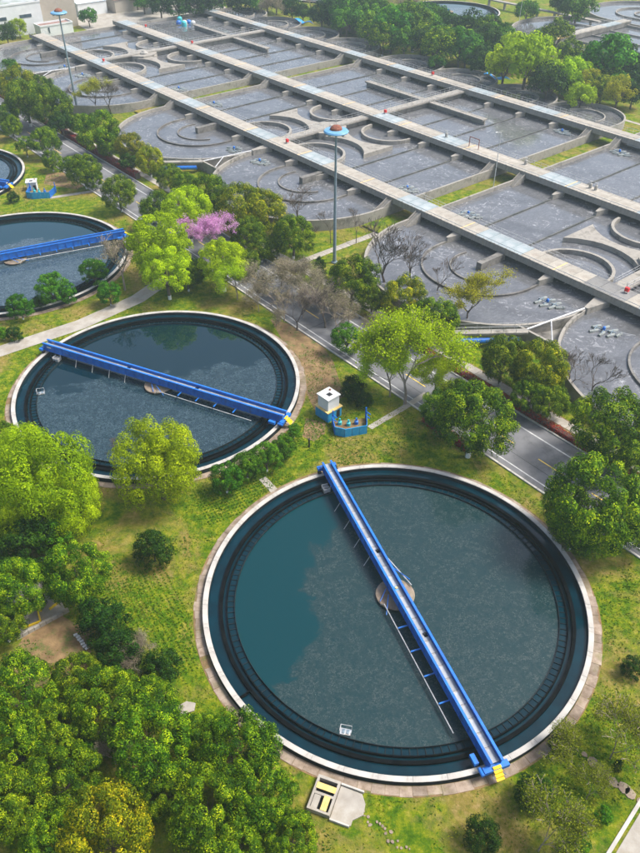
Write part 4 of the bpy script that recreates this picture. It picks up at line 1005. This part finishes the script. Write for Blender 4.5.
# ================= VEGETATION =================
def leaf_mesh(name,C,N,S,T,m,asp=.55):
    """diamond leaves: centres C, normals N, half sizes S, tints T"""
    n=len(C); N=N/np.maximum(1e-6,np.linalg.norm(N,axis=1))[:,None]
    a=NR.normal(size=(n,3)); t=np.cross(N,a); t/=np.maximum(1e-6,np.linalg.norm(t,axis=1))[:,None]; b=np.cross(N,t)
    S=S[:,None]
    V=np.stack([C-t*S,C-b*S*asp+N*S*.15,C+t*S,C+b*S*asp+N*S*.15],1).reshape(-1,3)
    me=bpy.data.meshes.new(name); me.vertices.add(4*n); me.vertices.foreach_set('co',V.astype(np.float32).ravel())
    me.loops.add(4*n); me.loops.foreach_set('vertex_index',np.arange(4*n,dtype=np.int32))
    me.polygons.add(n); me.polygons.foreach_set('loop_start',np.arange(0,4*n,4,dtype=np.int32)); me.polygons.foreach_set('loop_total',np.full(n,4,dtype=np.int32))
    me.update(calc_edges=True)
    at=me.attributes.new('tint','FLOAT','FACE'); at.data.foreach_set('value',np.clip(T,0,1).astype(np.float32))
    me.materials.append(M[m]); return me
def sph(n):
    v=NR.normal(size=(n,3)); return v/np.linalg.norm(v,axis=1)[:,None]
def puffy(name,m,npuff=64,per=260,leaf=.045,pr=(.20,.30),rz=.85,tip_bright=.5,inner=.25,low=-.45,cone=0.,asp=.55,flat=.9):
    """crown of unit radius, centre at origin"""
    Cs=[];Ns=[];Ss=[];Ts=[]
    # irregular envelope
    lob=sph(7); la=NR.uniform(-.16,.20,7)
    D=sph(npuff*4); D=D[D[:,2]>low][:npuff]
    for i,d in enumerate(D):
        env=1+sum(la[k]*max(0,float(d@lob[k]))**3 for k in range(7))
        r=env*(NR.uniform(.74,.90) if i>npuff*inner else NR.uniform(.25,.6))
        p=d*r; 
        if cone: 
            k=1-cone*(p[2]+.8)/1.7; p=np.array([p[0]*k,p[1]*k,p[2]])
        p[2]*=rz
        R0=NR.uniform(*pr); k=int(per*(R0/pr[1])**2)
        q=sph(k); q=q[q[:,2]>-.55]; k=len(q)
        # sub tufts on each puff
        sub=sph(9); dd=(q@sub.T).max(1)
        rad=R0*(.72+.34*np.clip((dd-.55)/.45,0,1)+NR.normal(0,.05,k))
        ptint=NR.uniform(.05,.45)
        c=p+q*rad[:,None]*np.array([1,1,flat])
        Cs.append(c); Ns.append(q+.25*d+NR.normal(0,.32,(k,3))); Ss.append(NR.uniform(.7,1.25,k)*leaf)
        Ts.append(ptint+NR.normal(0,.12,k)+tip_bright*np.clip((rad/R0-.92)/.16,0,1)*NR.uniform(.2,1,k))  # protruding leaves paler: new growth, and tuft-top highlights put into the tint
    return leaf_mesh(name,np.vstack(Cs),np.vstack(Ns),np.hstack(Ss),np.hstack(Ts),m,asp)
def skeleton(seed,levels=4,spread=.5,up=.35,kids=(3,4),len0=.55,dec=.68,r0=.045,base=-1.15,lean=0):
    rr=random.Random(seed); segs=[]; tips=[]
    def grow(p,d,l,r,lv):
        # curved limb of 2 pieces
        q=p+d*l*.5; d2=(d+Vector((rr.gauss(0,.12),rr.gauss(0,.12),rr.gauss(.05,.08)))).normalized(); e=q+d2*l*.5
        segs.append((p,q,r,r*.82)); segs.append((q,e,r*.82,r*.62))
        if lv<=1: tips.append((q,d)); 
        if lv==0: tips.append((e,d2)); return
        for k in range(rr.randint(*kids)):
            a=Vector((rr.gauss(0,1),rr.gauss(0,1),rr.gauss(0,.5))); a-=a.project(d2); 
            if a.length<.01: continue
            nd=(d2+a.normalized()*rr.uniform(spread*.7,spread*1.4)+Vector((0,0,up*rr.random()))).normalized()
            st=e if k<2 else q+(e-q)*rr.random()
            grow(st,nd,l*dec*rr.uniform(.8,1.2),r*.58,lv-1)
    p=Vector((0,0,base)); grow(p,Vector((lean,0,1)).normalized(),len0,r0,levels)
    return segs,tips
def skel_mesh(segs,m,name,rmin=.0045):
    s=MB()
    for p,q,a,b in segs: s.tube(p,q,max(a,rmin),max(b,rmin),5 if a>.02 else 3,cap=False)
    me=bpy.data.meshes.new(name); me.from_pydata(s.v,[],s.f); me.materials.append(M[m]); me.update(); return me
def tip_leaves(tips,m,per=14,rad=.09,leaf=.022,name='crown',tlo=.1,thi=.9,asp=.6):
    T=np.array([tuple(t[0]) for t in tips]); n=len(T)*per
    C=np.repeat(T,per,0)+NR.normal(0,rad,(n,3)); N=NR.normal(size=(n,3))+np.array([0,0,.8])
    pt=np.repeat(NR.uniform(0,.35,len(T)),per)
    return leaf_mesh(name,C,N,NR.uniform(.7,1.3,n)*leaf,pt+NR.uniform(tlo,thi,n)*.65,m,asp)
def trunk_mesh(seed,m='bark',white=True,h=1.35,r=.055):
    """unit crown tree: ground at z=-h, crown centre 0"""
    rr=random.Random(seed); s=MB()
    s.tube((0,0,-h),(rr.uniform(-.03,.03),rr.uniform(-.03,.03),-h*.55),r*1.2,r,8,0); top=Vector(s.v[-1])
    c=Vector((0,0,-h*.55))
    for k in range(6):
        a=k*1.05+rr.uniform(-.3,.3); e=c+Vector((math.cos(a)*rr.uniform(.3,.5),math.sin(a)*rr.uniform(.3,.5),rr.uniform(.45,.8)))
        mpt=c+(e-c)*.5+Vector((0,0,-.06)); s.tube(c,mpt,r*.62,r*.42,6); s.tube(mpt,e,r*.42,r*.16,5)
        for j in range(2):
            f=e+Vector((rr.uniform(-.25,.25),rr.uniform(-.25,.25),rr.uniform(.05,.25))); s.tube(mpt,f,r*.3,r*.1,4)
    me=s.mesh('trunk',m); 
    w_=MB().tube((0,0,-h),(0,0,-h*.86),r*1.24,r*1.19,10).mesh('whitewash','whitewash') if white else None
    return me,w_
VAR={}
def add(kind,crowns,trunk_fn,h,rz=1): VAR[kind]=(crowns,trunk_fn,h)
def tk(n,m='bark',white=True,h=1.35,r=.055): return [trunk_mesh(i+n*13,m,white,h,r) for i in range(3)]
tkA=tk(1); tkB=tk(2,h=1.1); tkN=tk(3,white=False,h=1.2); tkS=tk(4,white=False,h=.75,r=.03)
# detailed kinds (near)
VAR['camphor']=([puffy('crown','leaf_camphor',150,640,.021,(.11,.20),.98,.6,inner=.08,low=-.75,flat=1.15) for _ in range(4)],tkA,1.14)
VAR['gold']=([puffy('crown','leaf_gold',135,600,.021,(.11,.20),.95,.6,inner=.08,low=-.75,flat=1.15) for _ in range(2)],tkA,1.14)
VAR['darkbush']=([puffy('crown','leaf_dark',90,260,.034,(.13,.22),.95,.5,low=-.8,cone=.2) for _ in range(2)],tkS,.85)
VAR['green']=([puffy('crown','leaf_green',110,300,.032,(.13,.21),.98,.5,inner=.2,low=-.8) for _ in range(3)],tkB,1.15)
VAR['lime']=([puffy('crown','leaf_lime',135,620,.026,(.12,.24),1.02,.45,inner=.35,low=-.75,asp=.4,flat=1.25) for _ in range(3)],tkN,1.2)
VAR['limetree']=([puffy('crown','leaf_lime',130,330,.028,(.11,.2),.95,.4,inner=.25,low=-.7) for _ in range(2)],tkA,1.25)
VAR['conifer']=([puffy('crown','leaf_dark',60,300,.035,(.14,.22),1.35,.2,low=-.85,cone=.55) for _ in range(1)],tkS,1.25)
# far kinds (cheap)
VAR['far_dark']=([puffy('crown','leaf_dark',46,150,.065,(.22,.32),.9,.5,low=-.6) for _ in range(3)],tkN,1.15)
VAR['far_green']=([puffy('crown','leaf_green',46,150,.065,(.20,.32),.9,.4,low=-.6) for _ in range(3)],tkN,1.15)
VAR['far_camphor']=([puffy('crown','leaf_camphor',100,150,.042,(.13,.21),.92,.6,low=-.6) for _ in range(3)],tkA,1.2)
VAR['far_lime']=([puffy('crown','leaf_lime',60,150,.06,(.16,.28),.9,.3,low=-.6) for _ in range(2)],tkN,1.15)
VAR['far_yellow']=([puffy('crown','leaf_yellow',50,120,.05,(.16,.26),.95,.3,low=-.6) for _ in range(2)],tkN,1.15)
def skelkind(kind,m,leafm,seeds,per,rad,leaf,h=1.15,levels=5,bark='bark_pale',**k):
    out=[]
    for s_ in seeds:
        segs,tips=skeleton(s_,levels=levels,base=-h,**k)
        T_=np.array([tuple(q[0]) for q in tips]); hr=np.percentile(np.hypot(T_[:,0],T_[:,1]),88); zt=np.percentile(T_[:,2],97)
        sx_=.92/hr; sz_=(h+.8)/(zt+h); mp=lambda p:Vector((p[0]*sx_,p[1]*sx_,(p[2]+h)*sz_-h))
        segs=[(mp(a),mp(b),c,d) for a,b,c,d in segs]; tips=[(mp(a),b) for a,b in tips]
        out.append((skel_mesh(segs,bark,'branches'),tip_leaves(tips,leafm,per,rad,leaf) if leafm else None))
    VAR[kind]=(out,'skel',h)
skelkind('bare',None,None,(1,2,3),0,0,0,1.2,7,'bark',spread=.42,kids=(2,3),len0=.56,dec=.77,r0=.05)
skelkind('tall_bare',None,None,(4,5),0,0,0,1.6,6,'bark',spread=.30,kids=(2,3),len0=.75,dec=.74,r0=.035,up=.5)
skelkind('pale_bare',None,'leaf_tan',(6,7),2,.05,.02,1.1,6,'bark_pale',spread=.5,kids=(2,4),len0=.5,dec=.74,r0=.045)
skelkind('tan',None,'leaf_tan',(8,9,10),7,.09,.020,.8,5,'bark_pale',spread=.6,kids=(3,4),len0=.36,dec=.78,r0=.03)
skelkind('sparse',None,'leaf_lime',(11,12,13),22,.065,.020,1.0,5,'bark_pale',spread=.62,kids=(3,4),len0=.42,dec=.78,r0=.035,up=.15)
skelkind('sparse_yellow',None,'leaf_yellow',(14,15),10,.06,.022,1.2,5,'bark',spread=.5,kids=(3,4),len0=.55,dec=.76,r0=.04)
skelkind('redbud',None,'petal',(16,),15,.045,.020,1.0,5,'bark_pale',spread=.6,kids=(3,4),len0=.40,dec=.8,r0=.03,up=.3)
skelkind('wispy',None,'leaf_wispy',(21,22),9,.085,.022,.8,5,'bark_pale',spread=.65,kids=(3,4),len0=.36,dec=.78,r0=.022,up=.15)
def plant(kind,x,y,r,label,group=None,name=None,rzs=1.0):
    cr,tr,h=VAR[kind]; v=rnd.randrange(len(cr))
    nm=name or {'darkbush':'shrub','green':'leafy_tree','camphor':'camphor_tree','gold':'camphor_tree','lime':'willow_tree','limetree':'leafy_tree','conifer':'conifer','bare':'bare_tree','tall_bare':'bare_tree','pale_bare':'bare_tree','tan':'dry_shrub','sparse':'sparse_tree','wispy':'wispy_shrub','sparse_yellow':'sparse_tree','redbud':'redbud_tree'}.get(kind,'far_tree')
    cat='shrub' if kind in('darkbush','tan') else 'tree'
    t=empty(nm,(x,y,0),rnd.uniform(0,6.28),label,cat,group)
    s=(r,r,r*rzs)
    if tr=='skel':
        obj('branches',cr[v][0],t,(0,0,h*s[2]),0,s)
        if cr[v][1]: obj('crown' if kind!='redbud' else 'blossom',cr[v][1],t,(0,0,h*s[2]),0,s)
        if kind in('sparse_yellow','pale_bare','tall_bare'): 
            pass
    else:
        obj('crown',cr[v],t,(0,0,h*s[2]),0,s)
        a,b=tr[rnd.randrange(3)]; k=1.0
        hh={id(tkA):1.35,id(tkB):1.1,id(tkN):1.2,id(tkS):.75}[id(tr)]; s2=(r,r,r*rzs*h/hh)
        T_=obj('trunk',a,t,(0,0,h*s[2]),0,s2)
        if b: obj('whitewash',b,T_,(0,0,0),0)
    return t
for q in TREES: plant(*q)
# hedges
def hedge(u0,u1,v,wd,h,m,label,den=95):
    n=int((u1-u0)*den*wd*2.2); q=NR.rand(n,3); 
    face=NR.randint(0,3,n); C=np.empty((n,3)); C[:,0]=u0+q[:,0]*(u1-u0); C[:,1]=(q[:,1]-.5)*wd; C[:,2]=q[:,2]*h
    C[face==0,2]=h+NR.normal(0,.07,(face==0).sum()); C[face==1,1]=-wd/2; C[face==2,1]=wd/2
    C[:,2]+=.10*np.sin(C[:,0]*2.1)+.08*np.sin(C[:,0]*5.3); C+=NR.normal(0,.05,(n,3))
    N=np.zeros((n,3)); N[face==0]=(0,0,1); N[face==1]=(0,-1,.3); N[face==2]=(0,1,.3); N+=NR.normal(0,.5,(n,3))
    C[:,0]-=(u0+u1)/2
    me=leaf_mesh('foliage',C,N,NR.uniform(.07,.13,n),NR.rand(n),m)
    t=empty('clipped_hedge',L((u0+u1)/2,v),UA,label,'hedge','clipped hedges along the road')
    obj('foliage',me,t); MB().box(-(u1-u0)/2+.1,(u1-u0)/2-.1,-wd/2+.12,wd/2-.12,0,h-.12).build('twigs','bark',t)
hedge(-96,-58,-30.0,1.3,1.3,'leaf_red','long dark red clipped hedge along the far side of the road, upper left')
hedge(-140,-101,-30.1,1.0,.9,'leaf_red','dark red hedge under the trees at the far left end of the road')
hedge(20,70,-30.2,.9,.7,'leaf_red','dark red hedge between road and slab path under the trees at right')
hedge(42,49.8,-42.0,1.1,.9,'leaf_red','short dark red hedge on the near kerb, right of the nearest tank')
# ---- ground cover
def inpoly(): pass
def blades(name,pts,sz,m,tl,th,label,tilt=.5):
    n=len(pts); C=np.column_stack([pts,sz*.35]); N=NR.normal(0,1,(n,3)); N[:,2]=NR.uniform(.1,.9,n)
    patch=np.sin(pts[:,0]*.31+1.3*np.sin(pts[:,1]*.17))*np.sin(pts[:,1]*.27+1.1*np.sin(pts[:,0]*.21))*.5+.5
    me=leaf_mesh(name,C,N,sz,tl+(th-tl)*(.55*NR.rand(n)+.45*patch),m,.35)
    o=obj(name,me); tag(o,label,'grass',None,'stuff'); return o
def clear(p):
    k=np.ones(len(p),bool)
    for c in (T1C,T2C,T3C,T4C): k&=(np.hypot(p[:,0]-c[0],p[:,1]-c[1])>21.1)
    dx=p[:,0]-OX;dy=p[:,1]-OY;u=dx*ux+dy*uy;v=-dx*uy+dy*ux
    k&=~((v>-42.3)&(v<-29.2)); k&=~((v>-28.9)&(v<-27.1)&(u>-150)); k&=(v<-25.5)|(((u>-9)&(u<-2)|(u>-100)&(u<-93))&(v<80))
    k&=~((p[:,0]>21.3)&(p[:,1]<34.6)&((p[:,0]-21.6)*10.6/9.6+24-p[:,1]>-.5))
    k&=~((p[:,0]>-2.2)&(p[:,0]<4)&(p[:,1]>28)&(p[:,1]<32.2))
    k&=~((p[:,0]>-34)&(p[:,0]<-26.3)&(p[:,1]>46)&(p[:,1]<54))
    # lane
    P_=[(-75,83),(-60,90.5),(-48.5,97.7),(-38,105.5),(-30.5,113.5),(-27,120)]
    for a,b in zip(P_,P_[1:]):
        a=np.array(a);b=np.array(b);d=b-a;t=np.clip(((p-a)@d)/(d@d),0,1); k&=np.hypot(*(p-(a+t[:,None]*d)).T)>1.6
    return k
def scatter(n,x0,x1,y0,y1,seed):
    r_=np.random.RandomState(seed); return np.column_stack([r_.uniform(x0,x1,n),r_.uniform(y0,y1,n)])
p=scatter(150000,-48,48,22,98,1); p=p[(np.abs(p[:,0])<p[:,1]*.36+18)]; p=p[clear(p)]
def fld(p,a,b,s): return np.sin(p[:,0]*a+s+1.7*np.sin(p[:,1]*b*.7+s))+np.sin(p[:,1]*b-s+1.5*np.sin(p[:,0]*a*.8))
f=fld(p,.35,.4,.6)+.6*fld(p,1.3,1.1,2)+NR.normal(0,.7,len(p)); p=p[f>-.3]
blades('grass',p,NR.uniform(.05,.17,len(p)),'leaf_grass',0,.95,'short yellow green grass around the settling tanks')
p=scatter(60000,-110,50,90,190,2); p=p[(np.abs(p[:,0])<p[:,1]*.40+18)]; p=p[clear(p)]
f=fld(p,.3,.33,1.6)+NR.normal(0,.7,len(p)); p=p[f>-.2]
blades('grass',p,NR.uniform(.09,.24,len(p)),'leaf_grass',.0,.9,'yellow green grass on the far verges and between the tanks')
p=np.vstack([scatter(26000,-30,10,24,60,5),scatter(9000,-12,6,64,82,6),scatter(9000,2,30,72,92,8),scatter(9000,18,40,30,70,9)]); p=p[clear(p)]
f=fld(p,.42,.47,3.1)+NR.normal(0,.5,len(p)); p=p[f>.1]
blades('weeds',p,NR.uniform(.08,.20,len(p)),'leaf_grasslush',.0,.9,'lush green weeds and clover clumps in the grass')
# planted rows of ground cover
def rows(cx,cy,a,nu,nv,du,dv,label,seed):
    r_=np.random.RandomState(seed); q=[]
    ca,sa=math.cos(a),math.sin(a)
    for i in range(nu):
        for j in range(nv):
            x=(i-nu/2)*du;y=(j-nv/2)*dv; q+= [(cx+x*ca-y*sa+r_.normal(0,.05),cy+x*sa+y*ca+r_.normal(0,.05)) for _ in range(7)]
    p=np.array(q); p=p[clear(p)]
    blades('ground_cover',p,NR.uniform(.10,.19,len(p)),'leaf_grasslush',.35,.95,label)
rows(-18,47,R(-60),34,20,.42,.55,'planted rows of low ground cover left of the nearest tank',1)
rows(-10.5,66.5,R(30),20,12,.42,.5,'planted rows of low ground cover between the two nearest tanks',2)
# reeds/fallen twigs
# ================= HAZE =================
hz=MB().box(-900,900,-60,900,-1.0,66.5)
hm=bpy.data.materials.new('haze'); hm.use_nodes=True; n=hm.node_tree; n.nodes.remove(n.nodes['Principled BSDF'])
pv=n.nodes.new('ShaderNodeVolumePrincipled'); pv.inputs['Density'].default_value=HAZE; pv.inputs['Color'].default_value=(.76,.92,1,1); pv.inputs['Anisotropy'].default_value=.2
n.links.new(pv.outputs[0],n.nodes['Material Output'].inputs['Volume']); M['haze']=hm
ho=hz.build('haze','haze'); tag(ho,kind='stuff')
